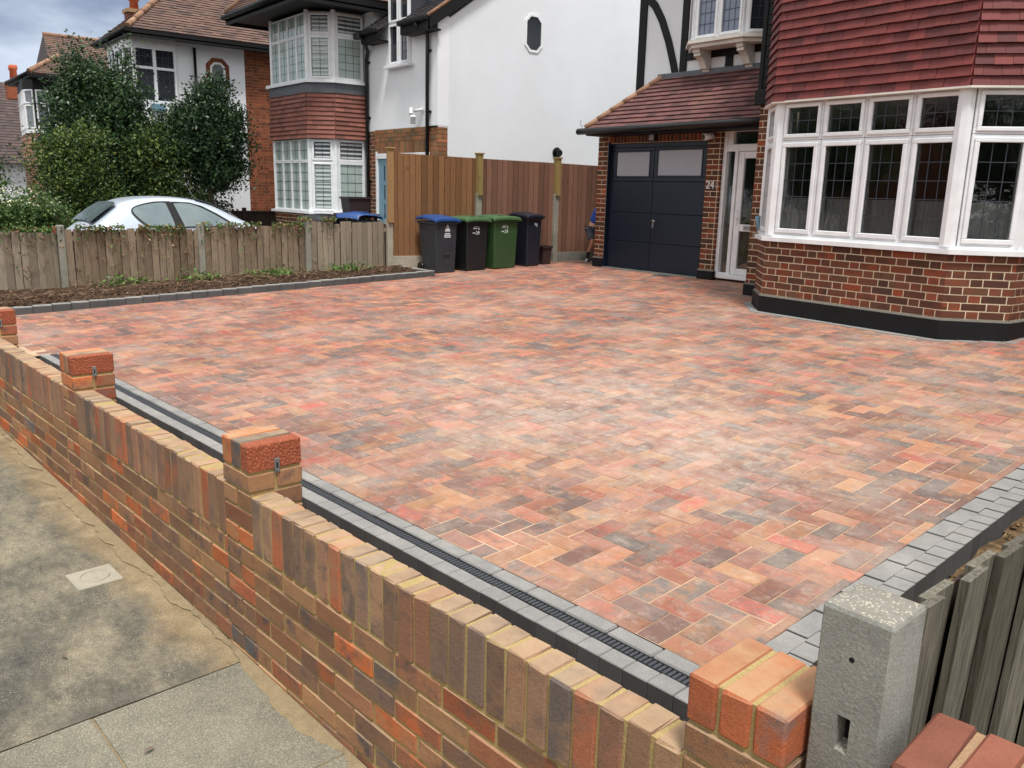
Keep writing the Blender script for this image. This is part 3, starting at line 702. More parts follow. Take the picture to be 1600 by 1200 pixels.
# ============================================================ FRONT GARDEN WALL
gw = thing('garden_wall', 'low half brick garden wall of mixed stock bricks with soldier coping and piers along the pavement', 'wall', wf(-1, .05, -.3))
COPZ = .39; PT = .578
PIERS = [(-4.30, -4.085), (-2.262, -2.047), (-.215, 0.0), (1.912, 2.127)]
runs = [(-4.085, -2.262), (-2.047, -.215), (0.0, 1.912)]
m = MB()
def at_pier(a, b): return False
m_top = COPZ - .225
for (a, b) in runs:
    k = 0; z1 = m_top; 
    while z1 > -.42:
        z0 = z1 - .065; u = a - (.1125 if k % 2 else 0) + .004
        while u < b:
            p, q = max(u, a + .003), min(u + .215, b - .003)
            if q - p > .02: WF.box(m, p, q, -.0995 + random.uniform(-.001, .001), random.uniform(-.0015, .003), z0 + random.uniform(-.0015, .0015), z1 + random.uniform(-.0015, .0015), 0, random.random(), .004, .0013)
            u += .225
        z1 -= .075; k += 1
    WF.box(m, a, b, -.096, -.0038, -.45, m_top + .004, 1)
m.build('brickwork', ['wallbrick', 'wallmortar'], gw)
m = MB()
for (a, b) in runs:
    n_ = round((b - a) / .0755); st = (b - a) / n_
    for i in range(n_):
        dz = random.uniform(-.003, .003); dn = random.uniform(-.002, .002)
        WF.box(m, a + i * st + .0045, a + (i + 1) * st - .0045, -.1015 + dn, .001 + dn, COPZ - .215 + dz, COPZ + dz, 0, random.random(), .0055, .0026)
    WF.box(m, a, b, -.096, -.0045, COPZ - .225, COPZ - .0035, 1)
m.build('coping', ['copbrick', 'wallmortar'], gw)
t = NT('dimpled brick end'); c = t.mix(t.noise(30, 4), S(160, 80, 48), S(126, 64, 42)); vr = t.vor(105); dm = t.ramp(vr, [(.20, 1), (.34, 0)])
c = t.mix(t.math('MULTIPLY', dm, t.math('MULTIPLY', t.noise(12, 4), .9)), c, S(214, 150, 112)); t.bsdf(c, .85, t.bump(vr, .8, .004)); MT['dimple'] = t.m
for pi, (a, b) in enumerate(PIERS):
    m = MB(); z1 = PT
    V0, V1 = -.2145, .0012        # n range: inner .. outer
    for i in range(3):
        q0 = a + i * .075; top_m = 2 if False else (3 if pi == 3 else 0)
        matx = 3 if pi == 3 else (0 if i < 2 else 4)
        WF.box(m, q0, q0 + .065, V0, V1, PT - .1025 + random.uniform(-.002, .002), PT + random.uniform(-.002, .002), matx, random.random(), .005, .0014)
    z1 = PT - .1125; k = 0
    while z1 > -.42:
        z0 = z1 - .065
        if k % 2 == 0:
            WF.box(m, a, a + .215, V1 - .1025, V1, z0, z1, 0, random.random(), .004, .0012); WF.box(m, a, a + .215, V0, V0 + .1025, z0, z1, 0, random.random(), .004, .0012)
        else:
            WF.box(m, a, a + .1025, V0, V1, z0, z1, 0, random.random(), .004, .0012); WF.box(m, a + .1125, a + .215, V0, V1, z0, z1, 0 if pi != 1 else 3, random.random(), .004, .0012)
        z1 -= .075; k += 1
    WF.box(m, a + .006, a + .209, V0 + .006, V1 - .007, -.45, PT - .005, 1)
    pr_ = m.build('pier', ['wallbrick', 'wallmortar', 'copbrick', 'redbrick', 'dimple'], gw)
    if pi < 3:
        m = MB(); W2 = F(wf(b, 0)[:2], (-WS, WC))      # +u face, u along v
        c0 = .100
        W2.box(m, c0, c0 + .022, .001, .0045, PT - .118, PT - .062, 0, ch=.001)
        for x0, x1, z0_, z1_ in ((c0 + .008, c0 + .014, PT - .1, PT - .078),): W2.box(m, x0, x1, .004, .0052, z0_, z1_, 1)  # black patch stands in for the shaded slot
        m.tube([W2.p(c0 + .011, .004, PT - .104), W2.p(c0 + .011, .012, PT - .108), W2.p(c0 + .011, .004, PT - .112)], .0025, 6, 0)
        m.build('chain_bracket', ['metalgrey', 'holeshade'], pr_)

# wall next door, only its end shows
gn = thing('garden_wall', 'red brick end of the next wall in the bottom right corner beside the weathered board fence', 'wall', (-.35, 1.35, -.3))
m = MB(); P0 = F((-.565, 1.475), (.998, .09)); 
ang = R(5); 
for i in range(12):
    P0.box(m, i * .083, i * .083 + .068, .0, .215, .5, .6 + random.uniform(-.004, .002), 0, random.random(), .006, .0018)
P0.box(m, .003, 1.0, .006, .209, -.3, .592, 1)
for k in range(9):
    for i in range(5): P0.box(m, i * .225 - (.11 if k % 2 else 0) + (.0 if i or k % 2 == 0 else .11), i * .225 + .215 - (.11 if k % 2 else 0), 0, .215, .425 - k * .075, .49 - k * .075, 0, random.random(), .004, .0014)
m.build('brickwork', ['agedred', 'oldmortar'], gn)

# ---- inspection covers
mc = thing('inspection_cover', 'small pale square stopcock cover let into the dark pavement beside the brick wall', 'cover', (-4.0, .78, pz(-1.1)))
u0, v0 = wu(-4.0, .78); m = MB(); zc = pz(u0)
WF.box(m, u0 - .098, u0 + .098, -v0 - .098, -v0 + .098, zc - .02, zc + .006, 0, ch=.004); m.build('frame', ['gravelboard'], mc)
m = MB(); ring = [wf(u0 + .062 * math.cos(t_), v0 + .062 * math.sin(t_), zc + .0065) for t_ in np.linspace(0, 2 * math.pi, 28)]
m.tube(ring, .004, 6, 0, caps=False); WF.box(m, u0 - .03, u0 + .03, -v0 - .006, -v0 + .006, zc + .004, zc + .009, 0, ch=.001); m.build('lid', ['gravelboard'], mc)
gc = thing('drain_cover', 'small dark drain grate set in the block paving in front of the garage door', 'drain cover', (-8.66, 9.98, gz(9.98)))
m = MB(); g_ = gz(9.95); FA = F((0, 0), (1, 0))
for i in range(9): FA.box(m, -8.78 + i * .026, -8.768 + i * .026, -10.02, -9.88, g_ + .0, g_ + .008, 0)
FA.box(m, -8.80, -8.54, -10.04, -10.02, g_, g_ + .009, 0); FA.box(m, -8.80, -8.54, -9.88, -9.86, g_, g_ + .009, 0); FA.box(m, -8.80, -8.54, -10.04, -9.86, g_ - .02, g_ + .002, 1)
m.build('grate', ['lead', 'holeshade'], gc)

# ============================================================ FOREGROUND POST AND FENCE
cp = thing('concrete_post', 'square lichened concrete fence post with a slot and a small hole beside the end pier', 'post', (-.655, 1.375, -.3))
m = MB(); zt = .80
B = [(-.721, 1.312), (-.592, 1.318), (-.600, 1.447), (-.722, 1.440)]
ringz = [(-.4, 1.0), (.2, 1.0), (zt - .03, 1.0), (zt - .006, .985)]
cxp = sum(p[0] for p in B) / 4; cyp = sum(p[1] for p in B) / 4
slot = (.050, .075, .528, .598)     # along face, z
fr, fl = facet(B[0], B[1])
# front face with a slot cut out, its shaded back coloured black: built from strips
def front_strips(mb):
    u0, u1, z0, z1 = slot; zt2 = zt - .008
    for (a, b, c, d) in ((.004, u0, -.4, zt2), (u1, fl - .004, -.4, zt2), (u0, u1, -.4, z0), (u0, u1, z1, zt2)):
        P = [fr.p(a, 0, c), fr.p(b, 0, c), fr.p(b, 0, d), fr.p(a, 0, d)]; mb.add(P, [(0, 1, 2, 3)], 0, .5)
    i = .012
    o = [fr.p(u0, 0, z0), fr.p(u1, 0, z0), fr.p(u1, 0, z1), fr.p(u0, 0, z1)]; k = [fr.p(u0 + .004, -.03, z0 + i), fr.p(u1 - .004, -.03, z0 + i), fr.p(u1 - .004, -.03, z1 - .004), fr.p(u0 + .004, -.03, z1 - .004)]
    mb.add(o + k, [(0, 1, 5, 4), (1, 2, 6, 5), (2, 3, 7, 6), (3, 0, 4, 7)], 0, .5); mb.add(k, [(0, 1, 2, 3)], 1, .5)
front_strips(m)
q = [Vector((B[i][0], B[i][1], 0)) for i in range(4)]
ins = lambda p, f_: Vector((cxp + (p.x - cxp) * f_, cyp + (p.y - cyp) * f_, 0))
lowr = [q[0] + (q[1] - q[0]).normalized() * .004, q[1] - (q[1] - q[0]).normalized() * .004, q[1] + (q[2] - q[1]).normalized() * .012, q[2], q[3], q[0] + (q[3] - q[0]).normalized() * .004]
def R_(z, f_, dz=0): return [ins(p, f_) + Vector((0, 0, z)) for p in lowr]
r0, r1, r2 = R_(-.4, 1), R_(zt - .008, 1), R_(zt, .955)
apex = Vector((cxp, cyp + .012, zt + .008)); vs = r0 + r1 + r2 + [apex]; nr = 6; fs = []
for i in range(nr):
    j = (i + 1) % nr
    if i != 0: fs.append((i, j, nr + j, nr + i))
    fs.append((nr + i, nr + j, 2 * nr + j, 2 * nr + i)); fs.append((2 * nr + i, 2 * nr + j, 3 * nr))
m.add(vs, fs, 0, .5)
hc = fr.p(.064, .0006, .712); m.tube([hc, hc + fr.n * -.012], .0052, 10, 1)  # hole drawn as a black disc, its shade put into the colour
post_o = m.build('post_body', ['concfg', 'holeshade'], cp)

bf = thing('board_fence', 'leaning fence of silvery weathered feather edge boards behind the concrete post', 'fence', (-.6, 3, -.2))
m = MB(); y = 1.452; i = 0
while y < 6.5:
    wd = random.uniform(.085, .10); lean = .045 + random.uniform(-.01, .01); tz = .80 + random.uniform(-.009, .009) + gz(y) * .6 - (.012 if i % 2 else 0); bz = -.13; sk = random.uniform(-.004, .004)
    xo = -.632 + random.uniform(-.004, .004)
    def bp(yy, z, off): return Vector((xo + off + (z - .8) * lean, yy + (z - .8) * sk, z))
    n0, n1, f0, f1 = ((.008, .026, .004, .022) if i % 2 == 0 else (-.016, .002, -.018, .0)); ye = y + wd + (.004 if i % 2 == 0 else .012); ys = y if i % 2 == 0 else y - .012
    P = [bp(ys, bz, n0), bp(ys, bz, n1), bp(ye, bz, f1), bp(ye, bz, f0)]; dz = random.uniform(-.006, .006)
    Q = [bp(ys, tz, n0), bp(ys, tz, n1), bp(ye, tz + dz, f1), bp(ye, tz + dz, f0)]
    m.hexa(P + Q, 0, random.random())
    y += wd; i += 1
P = [Vector((-.655, 1.46, -.13)), Vector((-.648, 1.46, -.13)), Vector((-.648, 6.5, -.13)), Vector((-.655, 6.5, -.13))]
P = [p + Vector((-.042, 0, 0)) for p in P]; m.hexa(P + [p + Vector((.040, 0, .89)) for p in P], 1, .5)  # dark sheet added behind the boards to stand for shade in the gaps
m.build('boards', ['fencegrey', 'darkwood_gapshade'], bf)
m = MB()
for z in (.15, .6): m.hexa([Vector((-.70 + (z - .8) * .045 + dx, yy, z + dz)) for dz in (0, .07) for dx, yy in ((0, 1.46), (.045, 1.46), (.045, 6.5), (0, 6.5))], 0, .3)
m.build('rail', ['fencegrey'], bf)

# ============================================================ LOW FENCE BY THE NEXT DRIVE
lf = thing('low_fence', 'low weathered close board fence with concrete posts along the soil bed, ivy on its top', 'fence', (-12.1, 4, .1))
PY = [(.65, .88), (2.37, .925), (4.115, .95), (5.67, 1.0)]
def lx(y): return -12.36 + (y - 1.7) * (.48 / 5.3)
for (y, zt) in PY:
    m = MB(); x = lx(y)
    m.cbox((x + .005, y, (zt - .4) / 2), (Vector((1, 0, 0)), Vector((0, 1, 0)), Vector((0, 0, 1))), (.1, .085, zt + .4), .008, 0, .5)
    m.build('concrete_post', ['conc'], lf)
ends = [-.6] + [p[0] for p in PY] + [6.98]
for k in range(len(ends) - 1):
    m = MB(); y = ends[k] + (.05 if k else 0); ye = ends[k + 1] - .045; warm = k in (2, 3)
    top = {0: .82, 1: .84, 2: .87, 3: .90, 4: .965}[k]
    while y < ye:
        wd = min(random.uniform(.085, .1), ye - y + .002); gp_ = random.uniform(-.001, .006); x = lx(y); tz = top + random.uniform(-.012, .012) - (.02 if random.random() < .08 else 0); bz = gz(y) + .045
        dx = random.uniform(-.004, .004); sl = random.uniform(-.01, .01)
        m.hexa([(x + dx, y, bz), (x + .02 + dx, y, bz), (x + .006 + dx, y + wd - gp_, bz), (x - .008 + dx, y + wd - gp_, bz),
                (x + dx, y + sl, tz), (x + .02 + dx, y + sl, tz), (x + .006 + dx, y + wd - gp_ + sl, tz + random.uniform(-.004, .004)), (x - .008 + dx, y + wd - gp_ + sl, tz)], 0, random.random()); y += wd
    m.hexa([(lx(ends[k]) - .022, ends[k], .1), (lx(ends[k]) - .012, ends[k], .1), (lx(ends[k + 1]) - .012, ends[k + 1], .1), (lx(ends[k + 1]) - .022, ends[k + 1], .1)] + [(lx(ends[k]) - .022, ends[k], top - .03), (lx(ends[k]) - .012, ends[k], top - .03), (lx(ends[k + 1]) - .012, ends[k + 1], top - .03), (lx(ends[k + 1]) - .022, ends[k + 1], top - .03)], 1, .5)  # dark backing sheet added so the gaps between boards look shaded
    if k < 4 or True: m.hexa([(lx(ends[k]) - .05, ends[k], top - .15), (lx(ends[k]) - .006, ends[k], top - .15), (lx(ends[k + 1]) - .006, ends[k + 1], top - .15), (lx(ends[k + 1]) - .05, ends[k + 1], top - .15)] + [(lx(ends[k]) - .05, ends[k], top - .09), (lx(ends[k]) - .006, ends[k], top - .09), (lx(ends[k + 1]) - .006, ends[k + 1], top - .09), (lx(ends[k + 1]) - .05, ends[k + 1], top - .09)], 0, .5)
    m.build('panel', ['fenceoldwarm' if warm else 'fenceold', 'darkwood_gapshade'], lf)

# ============================================================ TALL FENCE
tf = thing('tall_fence', 'tall brown close board fence on concrete gravel boards behind the wheelie bins', 'fence', (-11.6, 8.5, .2))
TP = [(-11.885, 7.02), (-11.585, 8.55), (-11.30, 10.02), (-11.10, 11.2)]
TZ = [(2.09, 1.0), (2.07, 1.45), (2.055, 1.47), (2.0, 1.4)]
X3 = (Vector((1, 0, 0)), Vector((0, 1, 0)), Vector((0, 0, 1)))
for k, ((x, y), (zt, zc)) in enumerate(zip(TP, TZ)):
    m = MB(); m.cbox((x, y, (zc - .1 + .2) / 2), X3, (.10, .10, zc + .1 - .2 + .3), .006, 0, .5)
    m.v = [(a, b, min(c_, zc)) for a, b, c_ in m.v]; m.build('concrete_post', ['gravelboard' if k == 0 else 'conc'], tf)
    m = MB(); off = .055; w_ = .1 if k == 0 else .085
    m.cbox((x + off * (1 if k == 0 else .5), y, (zt + zc - .04) / 2), X3, (.06 if k == 0 else .11, w_, zt - zc + .04), .003, 0, .5)
    m.cbox((x + off * (1 if k == 0 else .5), y, zt + .012), X3, (.10 if k == 0 else .14, w_ + .03, .024), .004, 0, .3)
    m.build('timber_post', ['postwood' if k == 0 else 'postgreen'], tf)
for k in range(3):
    (x0, y0), (x1, y1) = TP[k], TP[k + 1]; f_, L = facet((x0, y0), (x1, y1)); m = MB()
    zt0 = [2.035, 2.005, 1.985, 1.96][k]; zt1 = [2.005, 1.985, 1.96][k]; gb = [.43, .44, .46][k]
    u = .05
    while u < L - .05:
        wd = min(.1, L - .05 - u); ztt = zt0 + (zt1 - zt0) * u / L; dn = random.uniform(-.002, .003); th = .022
        P = [f_.p(u, dn, gb), f_.p(u, dn + th, gb), f_.p(u + wd - .002, dn + .006, gb), f_.p(u + wd - .002, dn - .006, gb)]
        m.hexa([P[0], P[3], P[2], P[1]] + [p + Vector((0, 0, ztt - gb)) for p in (P[0], P[3], P[2], P[1])], 0, random.random()); u += wd
    f_.box(m, .05, L - .05, -.022, -.010, gb + .02, zt1 - .02, 1, .5)  # dark sheet behind the panel stands in for shade in its grooves
    f_.box(m, .05, L - .05, -.06, -.022, gb + .2, gb + .28, 0); f_.box(m, .05, L - .05, -.06, -.022, 1.6, 1.68, 0)
    f_.box(m, .05, L - .05, -.03, .028, zt1 + .006 - .006, zt1 + .012, 0, .4) if False else None
    m.build('panel', ['fencenew' if k == 0 else 'fencered', 'darkwood_gapshade'], tf)
    m = MB(); f_.box(m, .05, L - .05, -.02, .03, gz(y0) - .1, gb, 0, ch=.004); m.build('gravel_board', ['gravelboard' if k == 0 else 'greyboard'], tf)

# ============================================================ OUR HOUSE (number 24)
FY = lambda y: F((0, y), (1, 0))           # frame of a plane facing the street: u = X, n towards the street
hs = thing('brick_house', 'house with dark red brick, plum hung tiles, wide white bay window and navy garage', 'house', (-6.5, 10.2, .25))
HZ = gz(10.1) - .005
# --- garage front and porch brickwork
m = MB(); g1 = FY(10.1); g2 = FY(10.2)
PLZ = HZ + .15
bricks(m, g1, -10.36, -10.14, HZ, 2.42, 'pier', back=.22, jit=.001)
fx = F((-10.36, 14), (0, -1), (-1, 0)); bricks(m, fx, .0, 3.9 - .04, HZ, 2.42, 'flemish', back=.02)
bricks(m, g1, -8.115, -7.862, HZ, 2.42, 'pier', back=.25, jit=.001, phase=0)
sd_ = F((-7.862, 10.1), (0, 1), (1, 0)); bricks(m, sd_, .003, .09, HZ, 2.42, 'pier', back=.1, jit=.001)
soldiers(m, FY(10.14), -10.14, -8.115, 2.285, 2.42, back=.1)
soldiers(m, FY(10.16), -7.862, -6.62, 2.468, 2.6, back=.05)
# pier of the main wall beside the bay
g3 = FY(9.2)
bricks(m, g3, -6.62, -6.10, .24, 2.66, 'flemish', back=.2, jit=.001)
fl_ = F((-6.62, 10.9), (0, -1), (-1, 0)); bricks(m, fl_, .0, 1.695, .24, 2.66, 'flemish', back=.02)
bricks(m, g3, -3.16, 3.0, .24, 2.66, 'flemish', back=.2)
# low brick courses under the bay window
BAY = [(-6.12, 9.2), (-6.10, 8.67), (-5.71, 8.25), (-3.64, 8.14), (-3.19, 8.53), (-3.15, 9.2)]
for i in range(5):
    f_, L = facet(BAY[i], BAY[i + 1]); bricks(m, f_, .0, L, .20, 1.02, 'flemish', back=.12, jit=.001, phase=0)
m.build('brickwork', ['housebrick', 'housemortar'], hs)
def plinth(f_, a, b, z0, z1, t=.022):
    f_.box(m, a, b, -.02, t, z0, z1, 0, ch=.004)
    P = [f_.p(a, t, z1), f_.p(b, t, z1), f_.p(b, .004, z1 + .02), f_.p(a, .004, z1 + .02)]; m.add(P, [(0, 1, 2, 3)], 1)
m = MB(); plinth(g1, -10.375, -10.14, HZ - .02, PLZ); m.build('plinth', ['plinth', 'plinthtop'], hs)
m = MB(); plinth(g1, -8.13, -7.845, HZ - .02, PLZ - .02, .03); plinth(sd_, -.02, .06, HZ - .02, PLZ - .02); m.build('plinth', ['plinth', 'plinthtop'], hs)
m = MB(); plinth(g3, -6.64, -6.1, .2, .40)
for i in range(5):
    f_, L = facet(BAY[i], BAY[i + 1]); plinth(f_, -.012, L + .012, .14, .405 + .0)
m.build('plinth', ['plinth', 'plinthtop'], hs)
# dark edging blocks laid round the foot of the bay
m = MB()
for i in range(5):
    f_, L = facet(BAY[i], BAY[i + 1]); u = -.03
    while u < L + .06:
        zz = gz(f_.p(u, .07, 0).y); f_.box(m, u, min(u + .198, L + .06), .024, .115, zz - .05, zz + .004 + random.uniform(0, .0008), 0, random.random(), .004); u += .2
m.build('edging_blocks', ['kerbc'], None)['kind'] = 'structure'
# --- wall cores and upper storey
m = MB()
m.prism([(-6.60, 9.25, .1), (3, 9.25, .1), (3, 18, .1), (-6.60, 18, .1)], (0, 0, 5.7), 0)
m.prism([(-10.05, 10.6, 2.45), (-6.60, 10.6, 2.45), (-6.60, 18, 2.45), (-10.05, 18, 2.45)], (0, 0, 3.3), 0)
m.prism([(-10.33, 10.42, .1), (-8.13, 10.42, .1), (-8.13, 18, .1), (-10.33, 18, .1)], (0, 0, 2.35), 0)
m.build('rendered_wall', ['render'], hs)
# main hipped roof (above the picture)
m = MB(); e = 5.55
A_, B_, C_, D_ = (-10.4, 10.2, e), (3.4, 8.6, e), (3.4, 18.4, e), (-10.4, 18.4, e); Ra, Rb = (-6.5, 14.2, e + 3.2), (-1, 14.2, e + 3.2)
for q_ in ([A_, B_, Rb, Ra], [B_, C_, Rb], [C_, D_, Ra, Rb], [D_, A_, Ra]): m.add(q_, [tuple(range(len(q_)))], 0, .5)
m.add([A_, B_, C_, D_], [(3, 2, 1, 0)], 1, .5); m.build('roof', ['roofTile', 'black'], hs)
# timber framing
m = MB(); up = FY(10.6)
up.box(m, -10.055, -9.90, -.05, .028, 2.9, 5.55, 0, ch=.006)
up.box(m, -9.165, -9.03, 0, .028, 3.2, 5.55, 0, ch=.006)
up.box(m, -9.03, -6.6, 0, .026, 3.50, 3.65, 0, ch=.006)
up.box(m, -8.30, -8.165, 0, .0255, 3.22, 3.50, 0, ch=.006)
br = [(-9.9, 4.52), (-9.74, 4.38), (-9.58, 4.15), (-9.42, 3.82), (-9.30, 3.5), (-9.20, 3.2)]
for (a, b) in zip(br, br[1:]): 
    d_ = Vector((b[0] - a[0], b[1] - a[1])).normalized(); n_ = Vector((d_.y, -d_.x)) * .06
    dd = d_ * .004
    P = [up.p(a[0] - n_.x - dd.x, 0, a[1] - n_.y - dd.y), up.p(b[0] - n_.x + dd.x, 0, b[1] - n_.y + dd.y), up.p(b[0] + n_.x + dd.x, 0, b[1] + n_.y + dd.y), up.p(a[0] + n_.x - dd.x, 0, a[1] + n_.y - dd.y)]
    m.prism(P, up.n * .024, 0, .5)
# black cladding at the corner of the main wall, above the brick pier
g3.box(m, -6.66, -6.60, -1.35, .04, 2.66, 5.6, 0, ch=.006)
for k in range(24): g3.box(m, -6.598, -6.15, -.02, .03 + (k % 2) * .002, 2.68 + k * .12, 2.797 + k * .12, 0, ch=.005)
g3.box(m, -6.67, -6.45, .0, .08, 2.60, 2.78, 0, ch=.01)
m.build('timber_frame', ['black'], hs)
# --- garage / porch roof
m = MB(); YE, XE, ZE = 9.74, -10.30, 2.49; pit = (3.29 - 2.49) / (10.6 - 9.74)
YT = 10.6
HX = XE + .80
tiles(m, [(XE, YE, ZE), (-6.62, YE, ZE), (-6.62, YT, ZE + (YT - YE) * pit), (HX, YT, ZE + (YT - YE) * pit)], 0, gauge=.1, lift=.024)
tiles(m, [(XE, 13.5, ZE), (XE, YE, ZE), (HX, YT, ZE + (YT - YE) * pit), (HX, 13.5, ZE + (YT - YE) * pit)], 0, gauge=.1, lift=.024)
m.build('porch_roof', ['roofTile'], hs)
m = MB(); a, b = Vector((XE - .01, YE - .01, ZE + .02)), Vector((HX, YT, ZE + (YT - YE) * pit + .02))
n_ = 6
for i in range(n_): p, q_ = a.lerp(b, i / n_), a.lerp(b, (i + 1.04) / n_); m.tube([p, q_], [.05, .044], 10, 0, random.random())
m.build('hip_tiles', ['ridge'], hs)
m = MB(); up.box(m, HX - .08, -6.66, .0, .045, 3.255, 3.345, 0, ch=.008); m.build('lead_flashing', ['lead'], hs)
m = MB(); gg = FY(9.74)
gg.box(m, XE - .0, -6.64, -.02, .0, ZE - .10, ZE + .005, 0); gg.box(m, XE, -6.64, -.38, -.02, ZE - .10, ZE - .08, 0)
fx2 = F((XE, 13.5), (0, -1), (-1, 0)); fx2.box(m, 0, 3.76, -.02, .0, ZE - .10, ZE + .005, 0)
m.build('fascia', ['black'], hs)
m = MB(); m.tube([(XE - .13, 9.69, ZE - .035), (-6.66, 9.69, ZE - .02)], .052, 10, 0); m.tube([(XE - .13, 9.64, ZE - .04), (XE - .05, 9.74, ZE - .04)], .03, 8, 0); m.build('gutter', ['blackgloss'], hs)
m = MB(); m.tube([(XE - .06, 9.72, ZE + .03), (XE - .10, 9.70, ZE + .09), (XE - .09, 9.70, ZE + .14), (XE - .06, 9.70, ZE + .12)], .004, 6, 0); m.build('hip_iron', ['metalgrey'], hs)
# --- garage doors
m = MB(); m.cbox((-10.134, 10.15, 1.3), (Vector((1, 0, 0)), Vector((0, 1, 0)), Vector((0, 0, 1))), (.018, .104, 2.0), .003, 0); m.build('door_jamb', ['navy'], hs)
gd = MB(); g2.box(gd, -10.145, -8.112, -.06, .0, HZ, 2.285, 0, ch=.004)
g2.box(gd, -10.14, -10.08, .0, .02, HZ, 2.28, 0, ch=.004); g2.box(gd, -8.175, -8.115, .0, .02, HZ, 2.28, 0, ch=.004); g2.box(gd, -10.14, -8.115, .0, .018, 2.215, 2.28, 0, ch=.004)
dframe = gd.build('garage_door_frame', ['navy'], hs)
for (a, b, nm) in ((-10.075, -9.205, 0), (-9.195, -8.18, 1)):
    m = MB(); zs = [HZ + .012, .745, 1.205, 1.695]
    for z0, z1 in zip(zs, zs[1:]): g2.box(m, a, b, .0, .022, z0 + .003, z1 - .003, 0, ch=.006)
    w0, w1, wz0, wz1 = (a + .075, b - .09, 1.775, 2.145) if nm == 0 else (a + .075, b - .085, 1.785, 2.16)
    g2.box(m, a, b, 0, .024, 1.698, wz0 - .02, 0, ch=.005); g2.box(m, a, b, 0, .024, wz1 + .02, 2.212, 0, ch=.005)
    g2.box(m, a, w0 - .02, 0, .0235, wz0 - .02, wz1 + .02, 0, ch=.004); g2.box(m, w1 + .02, b, 0, .0235, wz0 - .02, wz1 + .02, 0, ch=.004)
    for q0, q1, z0, z1 in ((w0 - .022, w1 + .022, wz0 - .022, wz0), (w0 - .022, w1 + .022, wz1, wz1 + .022), (w0 - .022, w0, wz0, wz1), (w1, w1 + .022, wz0, wz1)): g2.box(m, q0, q1, .0, .032, z0, z1, 0, ch=.003)
    lf_ = m.build('garage_door', ['navy'], hs)
    m = MB(); g2.box(m, w0, w1, .004, .014, wz0, wz1, 0); m.build('frosted_pane', ['frost'], lf_)
    if nm == 1:
        m = MB(); m.tube([g2.p(-9.15, .02, 1.09), g2.p(-9.15, .06, 1.09)], .011, 8, 0); m.tube([g2.p(-9.15, .058, 1.09), g2.p(-9.07, .06, 1.09)], .009, 8, 0); g2.box(m, -9.165, -9.137, .02, .03, .98, 1.12, 0, ch=.004); m.tube([g2.p(-9.15, .03, 1.01), g2.p(-9.15, .05, 1.01)], .012, 8, 0)
        m.build('handle', ['chrome'], lf_)
m = MB(); g2.box(m, -10.12, -10.085, .02, .05, 1.72, 1.88, 0, ch=.004); m.tube([g2.p(-10.10, .04, 1.72), g2.p(-10.10, .04, 1.9)], .012, 8, 0); m.build('hinge', ['blackgloss'], dframe)
m = MB(); g2.box(m, -10.14, -8.10, .0, .13, gz(10.1) - .03, gz(10.1) + .012, 0, ch=.006); m.build('threshold', ['greyboard'], hs)
# outside lamp and cameras
m = MB(); gq = FY(10.14); gq.box(m, -9.25, -9.13, .01, .05, 2.29, 2.42, 0, ch=.008); gq.box(m, -9.235, -9.145, .05, .075, 2.31, 2.405, 1, ch=.006); m.build('flood_light', ['blackgloss', 'frost'], hs)
m = MB(); m.tube([g1.p(-8.03, .0, 2.33), g1.p(-8.03, .06, 2.33)], .04, 12, 0); m.tube([g1.p(-8.0, .05, 2.345), g1.p(-8.06, .17, 2.315)], [.05, .05], 12, 0); m.tube([g1.p(-8.058, .165, 2.316), g1.p(-8.064, .178, 2.313)], .036, 12, 1); m.build('security_camera', ['upvc', 'blackgloss'], hs)
# house number
def text_mesh(name, s_, size, mat, parent, origin, dx, ext=.004):
    cu = bpy.data.curves.new(name, 'FONT'); cu.body = s_; cu.size = size; cu.extrude = ext; cu.align_x = 'LEFT'
    to = bpy.data.objects.new(name, cu); C.objects.link(to); dg = bpy.context.evaluated_depsgraph_get(); me = bpy.data.meshes.new_from_object(to.evaluated_get(dg)); bpy.data.objects.remove(to)
    d = Vector((dx[0], dx[1], 0)).normalized(); n = Vector((d.y, -d.x, 0)); mt = Matrix((d, Vector((0, 0, 1)), n)).transposed().to_4x4(); mt.translation = Vector(origin); me.transform(mt)
    me.materials.clear(); me.materials.append(MT[mat]); o = bpy.data.objects.new(name, me); C.objects.link(o)
    o.parent = parent; o.matrix_parent_inverse = world_of(parent).inverted(); return o
m = MB(); g1.box(m, -8.10, -7.90, .006, .012, 1.58, 1.735, 0, ch=.002); npn = m.build('number_plate', ['housebrick'], hs) if False else None
text_mesh('house_number', '24', .155, 'upvc', hs, (-8.085, 10.084, 1.60), (1, 0), .006)
for zz in (1.605, 1.66): m = MB(); g1.box(m, -7.905, -7.893, .008, .018, zz, zz + .014, 0, ch=.002); m.build('number_fixing', ['upvc'], hs)
